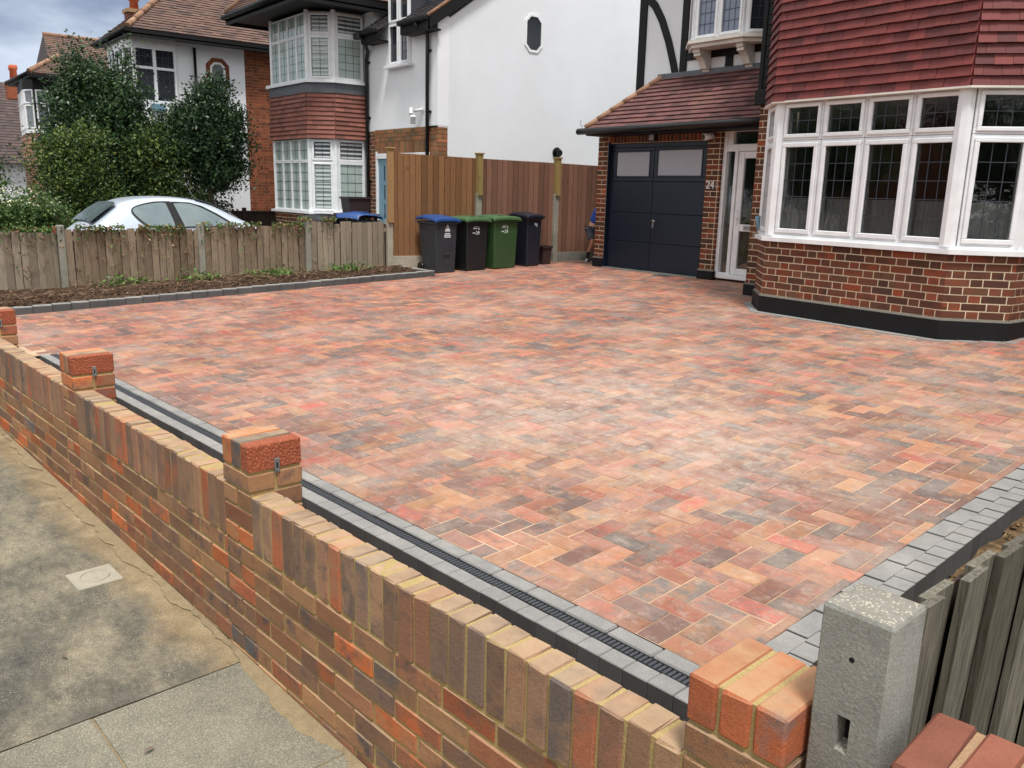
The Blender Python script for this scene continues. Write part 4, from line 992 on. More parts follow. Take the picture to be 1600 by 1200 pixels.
# --- front door
class FScaled(F):
    k = 10.17 / 10.52
    def _z(s, z): return 1.5 + (z - 1.5) * s.k
    def p(s, u, n, z): return s.O + s.d * (u * s.k) + s.n * n + s.Z * s._z(z)
    def box(s, mb, u0, u1, n0, n1, z0, z1, mat=0, rnd=None, ch=0, jit=0):
        F((s.O.x, s.O.y), (s.d.x, s.d.y)).box(mb, u0 * s.k, u1 * s.k, n0, n1, s._z(z0), s._z(z1), mat, rnd, ch, jit)
gf = FScaled((0, 10.17), (1, 0)); m = MB()
def rect_ring(mb, fr, a0, a1, b0, b1, wd, n0, n1, mat=0, ch=.005):
    fr.box(mb, a0, a1, n0, n1, b0, b0 + wd, mat, ch=ch); fr.box(mb, a0, a1, n0, n1, b1 - wd, b1, mat, ch=ch); fr.box(mb, a0, a0 + wd, n0 + .0008, n1 - .0008, b0 + wd, b1 - wd, mat, ch=ch); fr.box(mb, a1 - wd, a1, n0 + .0008, n1 - .0008, b0 + wd, b1 - wd, mat, ch=ch)
gf.box(m, -8.14, -8.07, -.06, .03, HZ, 2.5, 0, ch=.005); gf.box(m, -7.925, -7.865, -.06, .025, HZ, 2.22, 0, ch=.005)
gf.box(m, -8.07, -6.85, -.06, .028, 2.14, 2.24, 0, ch=.005); gf.box(m, -8.07, -6.85, -.06, .028, 2.42, 2.5, 0, ch=.005); gf.box(m, -8.07, -6.75, -.06, .05, HZ, HZ + .07, 0, ch=.008); gf.box(m, -6.87, -6.75, -.06, .03, HZ, 2.5, 0, ch=.005)
gf.box(m, -8.07, -7.97, -.05, .02, 2.24, 2.42, 0, ch=.005)
gf.box(m, -8.07, -7.925, -.05, .02, HZ + .07, HZ + .09, 0, ch=.003)
dfm = m.build('door_frame', ['upvc'], hs)
m = MB(); gf.box(m, -8.07, -7.925, -.04, -.03, HZ + .07, 2.14, 0); m.build('pane', ['glass'], dfm)
m = MB(); gf.box(m, -7.97, -6.87, -.04, -.03, 2.24, 2.42, 0); m.build('pane', ['glass'], dfm)
m = MB(); da, db = -7.86, -6.88; zb, zt_ = HZ + .075, 2.135
gf.box(m, da, da + .10, -.03, .012, zb, zt_, 0, ch=.005); gf.box(m, db - .1, db, -.03, .012, zb, zt_, 0, ch=.005)
for z0, z1 in ((zb, zb + .09), (1.0, 1.10), (2.04, zt_)): gf.box(m, da + .1, db - .1, -.03, .011, z0, z1, 0, ch=.005)
fd = m.build('front_door', ['upvc'], hs)
m = MB(); gf.box(m, da + .1, db - .1, -.02, -.012, zb + .09, 1.0, 0); gf.box(m, da + .1, db - .1, -.02, -.012, 1.1, 2.04, 0); m.build('pane', ['glass'], fd)
m = MB(); gf.box(m, da + .03, da + .06, .012, .02, 1.08, 1.32, 0, ch=.003); m.tube([gf.p(da + .045, .02, 1.2), gf.p(da + .045, .06, 1.2), gf.p(da + .14, .06, 1.2)], .009, 8, 0); m.build('handle', ['upvc'], fd)
m = MB(); gf.box(m, -7.68, -7.44, .012, .022, 1.02, 1.085, 0, ch=.003); gf.box(m, -7.665, -7.455, .021, .024, 1.033, 1.072, 1, ch=.002); m.build('letter_box', ['chrome', 'metalgrey'], fd)
# dark sheets behind the glass stand in for unlit rooms
def room(name, pts, z0, z1, parent):
    m = MB(); n = len(pts); vs = [(p[0], p[1], z0) for p in pts] + [(p[0], p[1], z1) for p in pts]
    fs = [tuple(range(n))[::-1], tuple(range(n, 2 * n))] + [(i, (i + 1) % n, n + (i + 1) % n, n + i) for i in range(n)]
    m.add(vs, fs, 0, .5); return m
m = MB()
m.prism([(-7.85, 10.40, HZ), (-6.62, 10.40, HZ), (-6.62, 10.395, HZ), (-7.85, 10.395, HZ)], (0, 0, 2.2), 0)
m.build('hall_backing', ['room'], hs)
# --- oriel window on the upper wall
orl = [(-9.02, 10.6), (-8.66, 10.26), (-7.77, 10.26), (-7.40, 10.6)]
m = MB()
def slab_poly(mb, pts, z0, z1, mat=0): mb.prism([(p[0], p[1], z0) for p in pts], (0, 0, z1 - z0), mat, .5)
slab_poly(m, [(-9.08, 10.6), (-8.69, 10.19), (-7.74, 10.19), (-7.33, 10.6)], 3.655, 3.70); slab_poly(m, [(-9.02, 10.6), (-8.67, 10.24), (-7.76, 10.24), (-7.38, 10.6)], 3.60, 3.653)
ob = m.build('oriel_sill', ['upvcdirty'], hs)
for cx in (-8.62, -7.85):
    m = MB(); prof = [(0.0, 3.60), (.30, 3.60), (.30, 3.55), (.27, 3.53), (.28, 3.50), (.22, 3.48), (.17, 3.44), (.13, 3.38), (.11, 3.34), (.06, 3.33), (.05, 3.30), (.0, 3.28)]
    P = [Vector((cx - .06, 10.598 - a, b)) for a, b in prof]; m.prism(P, (.12, 0, 0), 0); m.build('bracket', ['upvcdirty'], ob)
for i, (k, ) in enumerate(((1,), (2,), (1,))):
    f_, L = facet(orl[i], orl[i + 1])
    for j in range(k): light(f_, hs, .02 + (L - .04) * j / k, .02 + (L - .04) * (j + 1) / k, 3.70, 4.72, .05, 'bluepane' if i == 1 else 'darkpane', 3, 6, 0, .04)
m = MB(); slab_poly(m, [(-8.98, 10.6), (-8.64, 10.32), (-7.79, 10.32), (-7.45, 10.6)], 3.71, 5.4); m.build('oriel_head', ['upvc'], hs)
m = MB(); f_, L = facet(orl[2], orl[3]); f_.box(m, L * .45, L * .62, -.075, -.05, 3.75, 4.7, 0); m.build('curtain', ['curtain'], hs)
# --- the big bay window
SZ = 1.025
m = MB(); sp = [(-6.16, 9.2), (-6.155, 8.65), (-5.735, 8.195), (-3.618, 8.083), (-3.135, 8.505), (-3.09, 9.2)]
slab_poly(m, sp, SZ, SZ + .045); sp2 = [(-6.12, 9.2), (-6.11, 8.66), (-5.715, 8.235), (-3.635, 8.125), (-3.17, 8.52), (-3.13, 9.2)]; slab_poly(m, sp2, SZ + .043, SZ + .075)
m.build('bay_sill', ['upvc'], hs)
W0, W1, W2, = 1.10, 2.10, 2.50
for i in range(5):
    f_, L = facet(BAY[i], BAY[i + 1]); k = (1, 1, 4, 1, 1)[i]; a0 = (.06, .05, .085, .06, .05)[i]; a1 = L - (.03, .03, .01, .03, .05)[i]
    for j in range(k):
        p, q_ = a0 + (a1 - a0) * j / k, a0 + (a1 - a0) * (j + 1) / k
        gl_ = 'deepglass' if i in (0, 4) else 'glass'; light(f_, hs, p + .002, q_ - .002, W0, W1, .055, gl_, 3, 5, 0, .045); light(f_, hs, p + .002, q_ - .002, W1 + .004, W2, .05, gl_, 3, 2, 0, .04)
m = MB()
for i in range(1, 5):
    x, y = BAY[i]; c_ = Vector((x, y, 0)); inn = (Vector((-4.65, 9.0, 0)) - c_).normalized()
    m.tube([c_ + inn * .055 + Vector((0, 0, W0 - .01)), c_ + inn * .055 + Vector((0, 0, W2 + .02))], .075, 8, 0, smooth=False)
slab_poly(m, [(-6.10, 9.2), (-6.09, 8.69), (-5.70, 8.27), (-3.65, 8.16), (-3.21, 8.54), (-3.17, 9.2)], W2 - .002, W2 + .05)
m.build('corner_posts', ['upvc'], hs)
m = MB(); rp_ = [(-6.0, 9.24), (-5.98, 8.74), (-5.66, 8.40), (-3.69, 8.29), (-3.32, 8.62), (-3.27, 9.24)]
slab_poly(m, rp_, .9, 1.06, 1)
m.prism([(-6.6, 9.246, .9), (-3.1, 9.246, .9), (-3.1, 9.24, .9), (-6.6, 9.24, .9)], (0, 0, 1.7), 0); m.build('room_backing', ['room', 'upvcdirty'], hs)
m = MB()          # cafe curtains behind the lower third of each facet
for i in range(1, 4):
    f_, L = facet(rp_[i], rp_[i + 1]); n_ = int(L / .02)
    for j in range(n_):
        a = j * L / n_; b_ = (j + 1) * L / n_; na, nb = .03 + .007 * math.sin(a * 95), .03 + .007 * math.sin(b_ * 95)
        m.add([f_.p(a, na, 1.08), f_.p(b_, nb, 1.08), f_.p(b_, nb, 1.50), f_.p(a, na, 1.50)], [(0, 1, 2, 3)], 0, .5, True)
m.build('cafe_curtain', ['curtain'], hs)
# tile hanging above the bay
m = MB(); bt = []
for k, (x, y) in enumerate(BAY): bt.append((x, y))
TB = [(-6.16, 9.2), (-6.14, 8.65), (-5.725, 8.20), (-3.625, 8.09), (-3.145, 8.51), (-3.10, 9.2)]
for i in range(5):
    a, b = TB[i], TB[i + 1]
    ia = (a[0] + (-4.6 - a[0]) * .0, a[1]); 
    tiles(m, [(a[0], a[1], 2.505), (b[0], b[1], 2.505), (b[0], b[1], 5.45), (a[0], a[1], 5.45)], 0, gauge=.0905, tw=.155, thick=.014, lift=.03, camber=.003)
m.build('hung_tiles', ['bayTile'], hs)
m = MB(); slab_poly(m, [(-6.19, 9.2), (-6.17, 8.64), (-5.735, 8.17), (-3.61, 8.055), (-3.11, 8.50), (-3.06, 9.2)], 2.49, 2.508); m.build('tile_soffit', ['upvcdirty'], hs)
# meter flag sticker on bay side
m = MB(); f_, L = facet(BAY[1], BAY[2]); m.tube([f_.p(.08, .03, 1.12), f_.p(.09, .05, 1.28)], [.02, .03], 8, 0); m.build('folded_cloth', ['bluedoor'], hs)

# ============================================================ NEIGHBOUR'S HOUSE
nh = thing('rendered_house', 'white rendered house with brown hung tiles between its bay windows beyond the tall fence', 'house', (-15.5, 9.5, .1))
fn = FY(8.9); NX = -13.325
m = MB()
# flank wall with the sloping verge
vy = lambda z: 8.9 + (z - 4.33) / .68
m.prism([(NX, 9.115, .0), (NX, 17, .0), (NX, 17, 5.2), (NX, 13.3, 7.4), (NX, 9.115, 4.45)], (-.25, 0, 0), 0)
m.prism([(NX, 8.9, 2.60), (NX, 9.115, 2.60), (NX, 9.115, 4.45), (NX, 8.9, 4.33)], (-.25, 0, 0), 0)
m.build('flank_wall', ['render'], nh)
m = MB(); fn.box(m, -16.6, NX + .004, -.24, .002, 2.62, 4.5, 0); fn.box(m, -19.0, -15.86, -.24, .003, .0, 5.0, 0)
fn.box(m, -15.86, -15.60, -.24, .004, 2.60, 5.0, 0)
m.prism([(-19.0, 9.1, 0), (-15.9, 9.1, 0), (-15.9, 16, 0), (-19.0, 16, 0)], (0, 0, 4.95), 0)
m.build('front_wall', ['rendcool'], nh)
m = MB(); bricks(m, fn, -15.60, NX, 2.385, 2.62, 'flemish', back=.2, proud=.010); soldiers(m, fn, -15.60, -13.57, 2.16, 2.385, back=.2)
bricks(m, fn, -13.57, NX, 0, 2.385, 'pier', back=.2)
fk = F((NX, 8.9), (0, 1), (1, 0)); bricks(m, fk, .0, .215, .0, 2.60, 'pier', back=.1, proud=.012)
m.build('brick_band', ['hedbrick', 'oldmortar'], nh)
m = MB(); bricks(m, fn, -15.92, -15.56, 0, 2.60, 'flemish', back=.2); m.build('brick_pier', ['housebrick', 'housemortar'], nh)
m = MB(); fn.box(m, -13.60, NX + .012, .004, .03, 2.60, 2.622, 0); m.build('drip_strip', ['black'], nh)
m = MB(); fn.box(m, -15.56, -15.49, -.12, .01, 0, 2.2, 0, ch=.004); fn.box(m, -15.56, -13.57, -.12, .012, 2.06, 2.16, 0, ch=.004); fn.box(m, -14.4, -13.57, -.15, -.02, 0, 2.06, 0)
gdn = m.build('porch_frame', ['upvc'], nh)
m = MB(); fn.box(m, -15.49, -14.4, -.12, -.02, 0, 2.06, 0, ch=.004)
for k in range(3): fn.box(m, -15.27, -15.23, -.02, -.015, .9 + k * .37, 1.18 + k * .37, 1)
m.build('front_door', ['bluedoor', 'darkpane'], nh)
# eaves of the low wing, small window through them
m = MB(); zE = 4.42
def eave(a, b): fn.box(m, a, b, .0, .26, zE - .20, zE - .17, 0); fn.box(m, a, b, .24, .27, zE - .19, zE, 0); fn.box(m, a, b, .26, .36, zE - .06, zE + .03, 0, ch=.02)
eave(-15.62, -14.98); eave(-14.16, NX + .10)
P = [(NX + .10, 8.62, 4.20), (NX + .10, 8.62, 4.44), (NX + .10, 13.3, 7.62), (NX + .10, 13.3, 7.34)]; m.prism(P, (-.08, 0, 0), 0)
m.build('black_eaves', ['black'], nh)
m = MB(); zr = lambda y: 4.44 + (y - 8.62) * .68
for (a, b) in ((-15.62, -14.97), (-14.17, NX + .08)): tiles(m, [(a, 8.60, zr(8.60)), (b, 8.60, zr(8.60)), (b, 9.7, zr(9.7)), (a, 9.7, zr(9.7))], 0, .1)
tiles(m, [(-15.9, 9.7, zr(9.7)), (NX + .08, 9.7, zr(9.7)), (NX + .08, 13.3, zr(13.3)), (-15.9, 13.3, zr(13.3))], 0, .2, tw=.3)
m.build('wing_roof', ['roofSlate'], nh)
m = MB(); m.tube([(NX + .09, 8.62, zr(8.62) + .0), (NX + .09, 10.4, zr(10.4) + .0)], .03, 6, 0); m.build('verge_mortar', ['ridge'], nh)
m = MB(); fn.box(m, -14.97, -14.95, -.9, .02, 4.3, 5.3, 0); fn.box(m, -14.19, -14.17, -.9, .02, 4.3, 5.3, 0); fn.box(m, -14.16, -13.98, -.5, -.3, 4.3, 5.4, 0); fn.box(m, -14.97, -14.17, -.9, .06, 5.26, 5.32, 0); m.build('dormer_cheek', ['slatelead'], nh)
for j in range(2):
    a = -14.94 + j * .375
    light(fn, nh, a, a + .373, 3.78, 4.52, .045, 'darkpane', 2, 4, .05, .035, dep=.1); light(fn, nh, a, a + .373, 4.524, 5.25, .045, 'darkpane', 2, 2, .05, .035, dep=.1)
m = MB(); fn.box(m, -15.02, -14.12, .0, .13, 3.72, 3.77, 0, ch=.006); m.build('dormer_sill', ['upvc'], nh)
for (px_, zb_) in ((-13.58, .1), (-15.80, .1)):
    m = MB()
    if px_ > -14: m.tube([fn.p(px_, .31, 4.36), fn.p(px_, .26, 4.28), fn.p(px_, .06, 4.22), fn.p(px_, .055, 4.1), fn.p(px_, .055, zb_)], .036, 10, 0)
    else: m.tube([fn.p(-15.56, .30, 4.36), fn.p(-15.58, .2, 4.26), fn.p(-15.72, .07, 4.12), fn.p(px_, .055, 3.98), fn.p(px_, .055, 3.8), fn.p(px_, .055, zb_)], .036, 10, 0)
    for z_ in (3.9, 2.85, 1.6): fn.box(m, px_ - .07, px_ + .07, .01, .035, z_, z_ + .04, 0)
    m.build('downpipe', ['blackgloss'], nh)
m = MB(); fn.box(m, -15.72, -15.5, .26, .40, 4.30, 4.42, 0, ch=.02); m.build('gutter_end', ['blackgloss'], nh)
m = MB(); m.tube([fn.p(-13.75, .03, 2.92), fn.p(-13.95, .10, 2.90)], .03, 8, 0); m.cbox(fn.p(-14.0, .14, 2.88), (Vector((.8, -.5, .3)).normalized(), Vector((.5, .8, 0)).normalized(), Vector((-.24, .15, .95)).normalized()), (.16, .06, .12), .01, 0)
m.cbox(fn.p(-13.92, .15, 2.74), (Vector((.7, -.4, -.5)).normalized(), Vector((.5, .86, 0)).normalized(), Vector((.43, -.25, .86)).normalized()), (.05, .10, .16), .01, 0); m.build('flood_light', ['upvc'], nh)
m = MB(); m.tube([fn.p(-16.0, .004, 4.62), fn.p(-16.0, .02, 4.62)], .035, 10, 0); m.build('air_vent', ['lead'], nh) if False else None
# round black lamp and octagonal window on the flank
m = MB(); m.tube([(NX, 11.80, 2.27), (NX + .03, 11.80, 2.27)], .11, 16, 0); m.tube([(NX + .03, 11.80, 2.27), (NX + .10, 11.80, 2.27)], [.06, .05], 12, 0); m.tube([(NX + .08, 11.8, 2.27), (NX + .14, 11.76, 2.27)], [.075, .06], 12, 0); m.build('wall_light', ['blackgloss'], nh)
def octo(cy, cz, w_, h_, c_): return [(-w_ + c_, -h_), (w_ - c_, -h_), (w_, -h_ + c_), (w_, h_ - c_), (w_ - c_, h_), (-w_ + c_, h_), (-w_, h_ - c_), (-w_, -h_ + c_)]
def octwin(fr, u, z, w_, h_, ow, parent, glass='darkpane', surround=None, sw=.1):
    o = octo(0, 0, w_, h_, w_ * .55); i_ = octo(0, 0, w_ - ow, h_ - ow, (w_ - ow) * .55); m = MB()
    def ring(m, A, B, n0, n1, mat):
        n_ = 8
        for k in range(8):
            j = (k + 1) % 8; P = [fr.p(u + A[k][0], n0, z + A[k][1]), fr.p(u + A[j][0], n0, z + A[j][1]), fr.p(u + B[j][0], n0, z + B[j][1]), fr.p(u + B[k][0], n0, z + B[k][1])]; m.prism(P, fr.n * (n1 - n0), mat)
    ring(m, o, i_, -.06, .018, 0)
    if surround:
        o2 = octo(0, 0, w_ + sw, h_ + sw, (w_ + sw) * .55); ring(m, o2, [(a * 1.002, b * 1.002) for a, b in o], -.02, .012, 1)
    w__ = m.build('octagonal_window', ['upvc', surround or 'upvc'], parent)
    m = MB(); m.prism([fr.p(u + a, -.03, z + b) for a, b in i_], fr.n * .045 if False else fr.n * .035, 0); m.build('pane', [glass], w__)
octwin(fk, 11.11 - 8.9, 4.46, .225, .345, .045, nh)
# bays
NB = [(-18.62, 8.9), (-18.56, 8.25), (-18.06, 7.8), (-16.32, 7.8), (-15.94, 8.2), (-15.93, 8.9)]
m = MB()
for i in range(5): f_, L = facet(NB[i], NB[i + 1]); bricks(m, f_, 0, L, 0, .94, 'flemish', back=.1)
m.build('bay_brickwork', ['housebrick', 'housemortar'], nh)
def grow(P, d): 
    cx, cy = sum(p[0] for p in P) / len(P), 8.9
    return [(p[0] + (d if p[0] > cx else -d), p[1] if abs(p[1] - 8.9) < .01 else p[1] - d * (1 if p[1] < 8 else .5)) for p in P]
m = MB(); slab_poly(m, grow(NB, .07), .94, .985); m.build('bay_sill', ['upvc'], nh)
m = MB(); slab_poly(m, grow(NB, .08), 3.49, 3.55); m.build('bay_sill', ['upvc'], nh)
for (z0, z1, zt2, lowg) in ((.99, 1.98, 2.42, 1), (3.555, 4.38, 4.80, 2)):
    for i in range(5):
        f_, L = facet(NB[i], NB[i + 1]); k = (1, 1, 4, 1, 1)[i]; a0, a1 = .05, L - .05
        for j in range(k):
            p, q_ = a0 + (a1 - a0) * j / k, a0 + (a1 - a0) * (j + 1) / k; s_ = .0 if i == 2 else (.035 if i == 3 else 0); fw = .028 if i == 2 else .05
            light(f_, nh, p, q_, z0, z1, fw, 'blind', 2 if i == 2 else 3 if i == 4 else 2, 5 if i != 3 else 5, 0, s_, slats=.075 if i == 3 else 0); light(f_, nh, p, q_, z1 + .003, zt2, fw, 'midpane' if (i != 2) else 'blind', 2 if i == 2 else 3 if i == 4 else 2, 2, 0, s_, slats=.075 if i >= 3 else 0)
for z0, z1 in ((.985, 2.43), (3.55, 4.84)):
    for i in range(1, 5):
        m = MB(); c_ = Vector((NB[i][0], NB[i][1], 0)); inn = (Vector((-17.2, 8.8, 0)) - c_).normalized(); m.tube([c_ + inn * .045 + Vector((0, 0, z0)), c_ + inn * .045 + Vector((0, 0, z1))], .05, 8, 0, smooth=False); m.build('corner_post', ['upvc'], nh)
m = MB(); inn_ = [(p[0] * .96 + -17.2 * .04 + (.06 if p[0] < -17.2 else -.06), p[1] + .16 if p[1] < 8.8 else p[1]) for p in NB]; slab_poly(m, inn_, .9, 4.85); m.build('bay_core', ['upvcdirty'], nh)
m = MB(); NT_ = grow(NB, .045); NT2 = grow(NB, .0)
for i in range(5):
    a, b, a2, b2 = NT_[i], NT_[i + 1], NT2[i], NT2[i + 1]
    tiles(m, [(a[0], a[1], 2.43), (b[0], b[1], 2.43), (b2[0], b2[1], 3.34), (a2[0], a2[1], 3.34)], 0, .088, tw=.2, lift=.03, thick=.014)
m.build('hung_tiles', ['bayTile2'], nh)
m = MB(); slab_poly(m, grow(NB, .03), 3.30, 3.49); m.build('lead_apron', ['lead'], nh)
# main eaves and roof
m = MB(); ex0, ex1, ey = -18.95, -15.38, 7.22; ez = 4.86
m.prism([(ex0, ey, ez), (ex1, ey, ez), (ex1, 9.2, ez), (ex0, 9.2, ez)], (0, 0, .03), 0)
m.prism([(ex0, ey, ez - .06), (ex1, ey, ez - .06), (ex1, ey + .03, ez - .06), (ex0, ey + .03, ez - .06)], (0, 0, .22), 0)
m.prism([(ex1 - .03, ey, ez - .06), (ex1, ey, ez - .06), (ex1, 9.4, ez - .06), (ex1 - .03, 9.4, ez - .06)], (0, 0, .22), 0)
m.prism([(ex0, ey, ez - .06), (ex0 + .03, ey, ez - .06), (ex0 + .03, 16, ez - .06), (ex0, 16, ez - .06)], (0, 0, .22), 0)
m.tube([(ex0 - .02, ey - .05, ez + .08), (ex1 + .03, ey - .05, ez + .10)], .055, 8, 0); m.tube([(ex0 - .05, ey - .04, ez + .08), (ex0 - .05, 12, ez + .08)], .05, 8, 0)
m.build('main_eaves', ['black'], nh)
m = MB(); hz_ = ez + .16; mid = (ex0 + ex1) / 2; k_ = (ex1 - ex0) / 2; pr2 = .95
apx = (mid, ey + k_, hz_ + k_ * pr2)
tiles(m, [(ex0, ey, hz_), (ex1, ey, hz_), apx], 0, .1, tw=.17); tiles(m, [(ex1, ey, hz_), (ex1, 16, hz_), (mid, 16, apx[2]), apx], 0, .2, tw=.34); tiles(m, [(ex0, 16, hz_), (ex0, ey, hz_), apx, (mid, 16, apx[2])], 0, .2, tw=.34)
m.build('main_roof', ['roofOld'], nh)
m = MB(); m.tube([(ex0, ey, hz_ + .03), apx], .06, 8, 0); m.tube([(ex1, ey, hz_ + .03), apx], .06, 8, 0); m.build('hip_tiles', ['ridge'], nh)

# ============================================================ THIRD HOUSE
th_ = thing('old_house', 'house half hidden by dark trees, with an octagonal window and a red brick flank', 'house', (-24, 8.5, 0))
fq = F((-22, 7.15), (0, 1), (1, 0))
m = MB(); m.prism([(-22, 7.15, -.1), (-22, 8.815, -.1), (-28, 8.815, -.1), (-28, 7.15, -.1)], (0, 0, 4.95), 0); m.build('front_wall', ['rendcool'], th_)
m = MB(); bricks(m, fq, 1.67, 7.5, .0, 4.9, 'flemish', back=.3, ch=0, jit=0); m.build('flank_brickwork', ['oldbrick', 'oldmortar'], th_)
m = MB(); m.prism([(-22.29, 8.82, -.1), (-22.29, 14.6, -.1), (-28, 14.6, -.1), (-28, 8.82, -.1)], (0, 0, 4.9), 0); m.build('core', ['render'], th_)
octwin(fq, 8.12 - 7.15, 4.13, .19, .30, .05, th_, 'midpane', 'oldbrick', .10)
m = MB(); m.tube([(-21.94, 7.55, 4.7), (-21.94, 7.55, 0)], .035, 8, 0); m.build('downpipe', ['blackgloss'], th_)
TB3 = [(-22.0, 7.15), (-21.93, 7.08), (-21.93, 6.10), (-22.3, 5.98), (-23.9, 6.05), (-24.3, 7.15)][::-1]
m = MB(); slab_poly(m, TB3, 4.55, 4.8); slab_poly(m, TB3, 3.30, 3.40)
for k in range(5):
    f_, L = facet(TB3[k], TB3[k + 1])
    n_ = max(1, round(L / .42)); 
    if L < .15: f_.box(m, 0, L, -.1, .0, 3.4, 4.55, 0); continue
    for j in range(n_ + 1): c_ = j * L / n_; f_.box(m, max(0, c_ - .035), min(L, c_ + .035), -.08, .004, 3.4, 4.55, 0)
    f_.box(m, 0, L, -.08, .003, 4.10, 4.16, 0)
b3 = m.build('bay_window', ['upvc'], th_)
m = MB()
for k in range(5):
    f_, L = facet(TB3[k], TB3[k + 1])
    if L > .15: f_.box(m, .02, L - .02, -.06, -.04, 3.4, 4.55, 0); lattice(m, f_, .02, L - .02, 3.4, 4.55, -.038, max(2, round(L / .14)), 7, 1, .01)
m.build('pane', ['darkpane', 'leadbar'], b3)
m = MB(); slab_poly(m, TB3, 0, 3.3); m.build('bay_wall', ['rendcool'], th_)
m = MB(); f_, L = facet(TB3[3], TB3[4]); f_, L = F((-21.9, 6.1), (0, 1), (1, 0)), 1; f_.box(m, .35, .65, .0, .05, 3.15, 3.32, 0); m.build('window_box', ['bluedoor'], th_)
m = MB(); exr, exl, eyf, ezz = -21.55, -24.55, 5.93, 4.80
m.prism([(exl, eyf, ezz), (exr, eyf, ezz), (exr, 14.8, ezz), (exl, 14.8, ezz)], (0, 0, .03), 0)
m.prism([(exr - .03, eyf, ezz - .05), (exr, eyf, ezz - .05), (exr, 14.8, ezz - .05), (exr - .03, 14.8, ezz - .05)], (0, 0, .17), 0)
m.prism([(exl, eyf, ezz - .05), (exr - .03, eyf, ezz - .05), (exr - .03, eyf + .03, ezz - .05), (exl, eyf + .03, ezz - .05)], (0, 0, .17), 0)
m.tube([(exl - .1, eyf - .04, ezz + .06), (exr + .03, eyf - .04, ezz + .09)], .05, 8, 0); m.build('eaves', ['black'], th_)
m = MB(); z0 = ezz + .12; pr3 = .86; W_ = (exr - exl) / 2
apx3 = (exr - W_, eyf + W_, z0 + W_ * pr3)
tiles(m, [(exl, eyf, z0), (exr, eyf, z0), apx3], 0, .12, tw=.2)
RX, RZ = exr - 3.4, z0 + 3.4 * pr3
tiles(m, [(exr, eyf, z0), (exr, 14.8, z0), (RX, 14.8, RZ), (RX, eyf + 3.4, RZ)], 0, .105, tw=.19, camber=.004)
tiles(m, [(-28, 9.0, RZ - 2.6), (RX + .0, eyf + 3.4, RZ), (RX, 14, RZ)], 0, .3, tw=.4)
m.build('roof', ['roofOld'], th_)
m = MB()
a, b = Vector((exr, eyf, z0 + .03)), Vector((RX, eyf + 3.4, RZ + .03))
for i in range(14): m.tube([a.lerp(b, i / 14), a.lerp(b, (i + 1.03) / 14)], [.075, .06], 8, 0, random.random())
m.build('hip_tiles', ['ridge'], th_)
def chimney(parent, x, y, z0, z1, w_, potz, n_=1, mat='oldbrick'):
    m = MB(); f_ = F((x, y), (1, 0)); f_.box(m, -w_ / 2, w_ / 2, -w_ / 2, w_ / 2, z0, z1, 0); f_.box(m, -w_ / 2 - .04, w_ / 2 + .04, -w_ / 2 - .04, w_ / 2 + .04, z1, z1 + .09, 1); c = m.build('chimney', [mat, 'oldmortar'], parent)
    for i in range(n_):
        m = MB(); px_ = x + (i - (n_ - 1) / 2) * .3; m.tube([(px_, y, z1 + .08), (px_, y, z1 + potz * .75), (px_, y, z1 + potz * .78), (px_, y, z1 + potz)], [.12, .105, .14, .14], 10, 0); m.build('chimney_pot', ['orangepot'], c)
chimney(th_, -25.6, 7.25, 5.2, 5.92, .42, .42)

# ============================================================ FOURTH HOUSE
fh = thing('tiled_house', 'farther house with black framed upper bay and brown roofs behind the trees at left', 'house', (-34, 7, 0))
m = MB(); m.prism([(-33.2, 6.9, -.1), (-33.2, 14, -.1), (-40, 14, -.1), (-40, 6.9, -.1)], (0, 0, 4.9), 0); m.build('wall', ['rendcool'], fh)
B4 = [(-36.3, 6.9), (-36.1, 6.0), (-33.5, 5.72), (-33.0, 5.95), (-33.0, 6.95)]
m = MB(); slab_poly(m, B4, 3.0, 3.12); slab_poly(m, B4, 4.42, 4.75, 1)
for k in range(4):
    f_, L = facet(B4[k], B4[k + 1]); n_ = max(1, round(L / .5))
    for j in range(n_):
        a, b = L * j / n_ + .05, L * (j + 1) / n_ - .05
        rect_ring(m, f_, a, b, 3.14, 3.92, .05, -.04, .01, 0); rect_ring(m, f_, a, b, 3.95, 4.40, .05, -.04, .01, 0)
    f_.box(m, 0, L, -.09, -.045, 3.12, 4.42, 1)
b4 = m.build('bay_window', ['upvc', 'black'], fh)
m = MB()
for k in range(4):
    f_, L = facet(B4[k], B4[k + 1]); n_ = max(1, round(L / .5))
    for j in range(n_):
        a, b = L * j / n_ + .09, L * (j + 1) / n_ - .09; f_.box(m, a, b, -.044, -.02, 3.18, 3.88, 0); f_.box(m, a, b, -.044, -.02, 3.99, 4.36, 0)
m.build('pane', ['midpane'], b4)
m = MB(); 
for k in range(4): 
    a, b = B4[k], B4[k + 1]; tiles(m, [(a[0], a[1], 1.95), (b[0], b[1], 1.95), (b[0], b[1], 2.95), (a[0], a[1], 2.95)], 0, .14, tw=.22)
m.build('hung_tiles', ['ridge'], fh)
m = MB()
for k in range(4): f_, L = facet(B4[k], B4[k + 1]); bricks(m, f_, 0, L, 0, 1.95, 'flemish', back=.05, ch=0)
m.build('bay_brickwork', ['housebrick', 'housemortar'], fh)
m = MB(); f_, L = facet(B4[3], B4[4])
for j in range(4): f_.box(m, .10 + j * .16, .2 + j * .16, .0, .02, .75, 1.8, 0)
m.build('lower_window', ['upvc'], fh)
m = MB(); r4, l4, f4, z4 = -32.55, -36.6, 5.80, 4.78
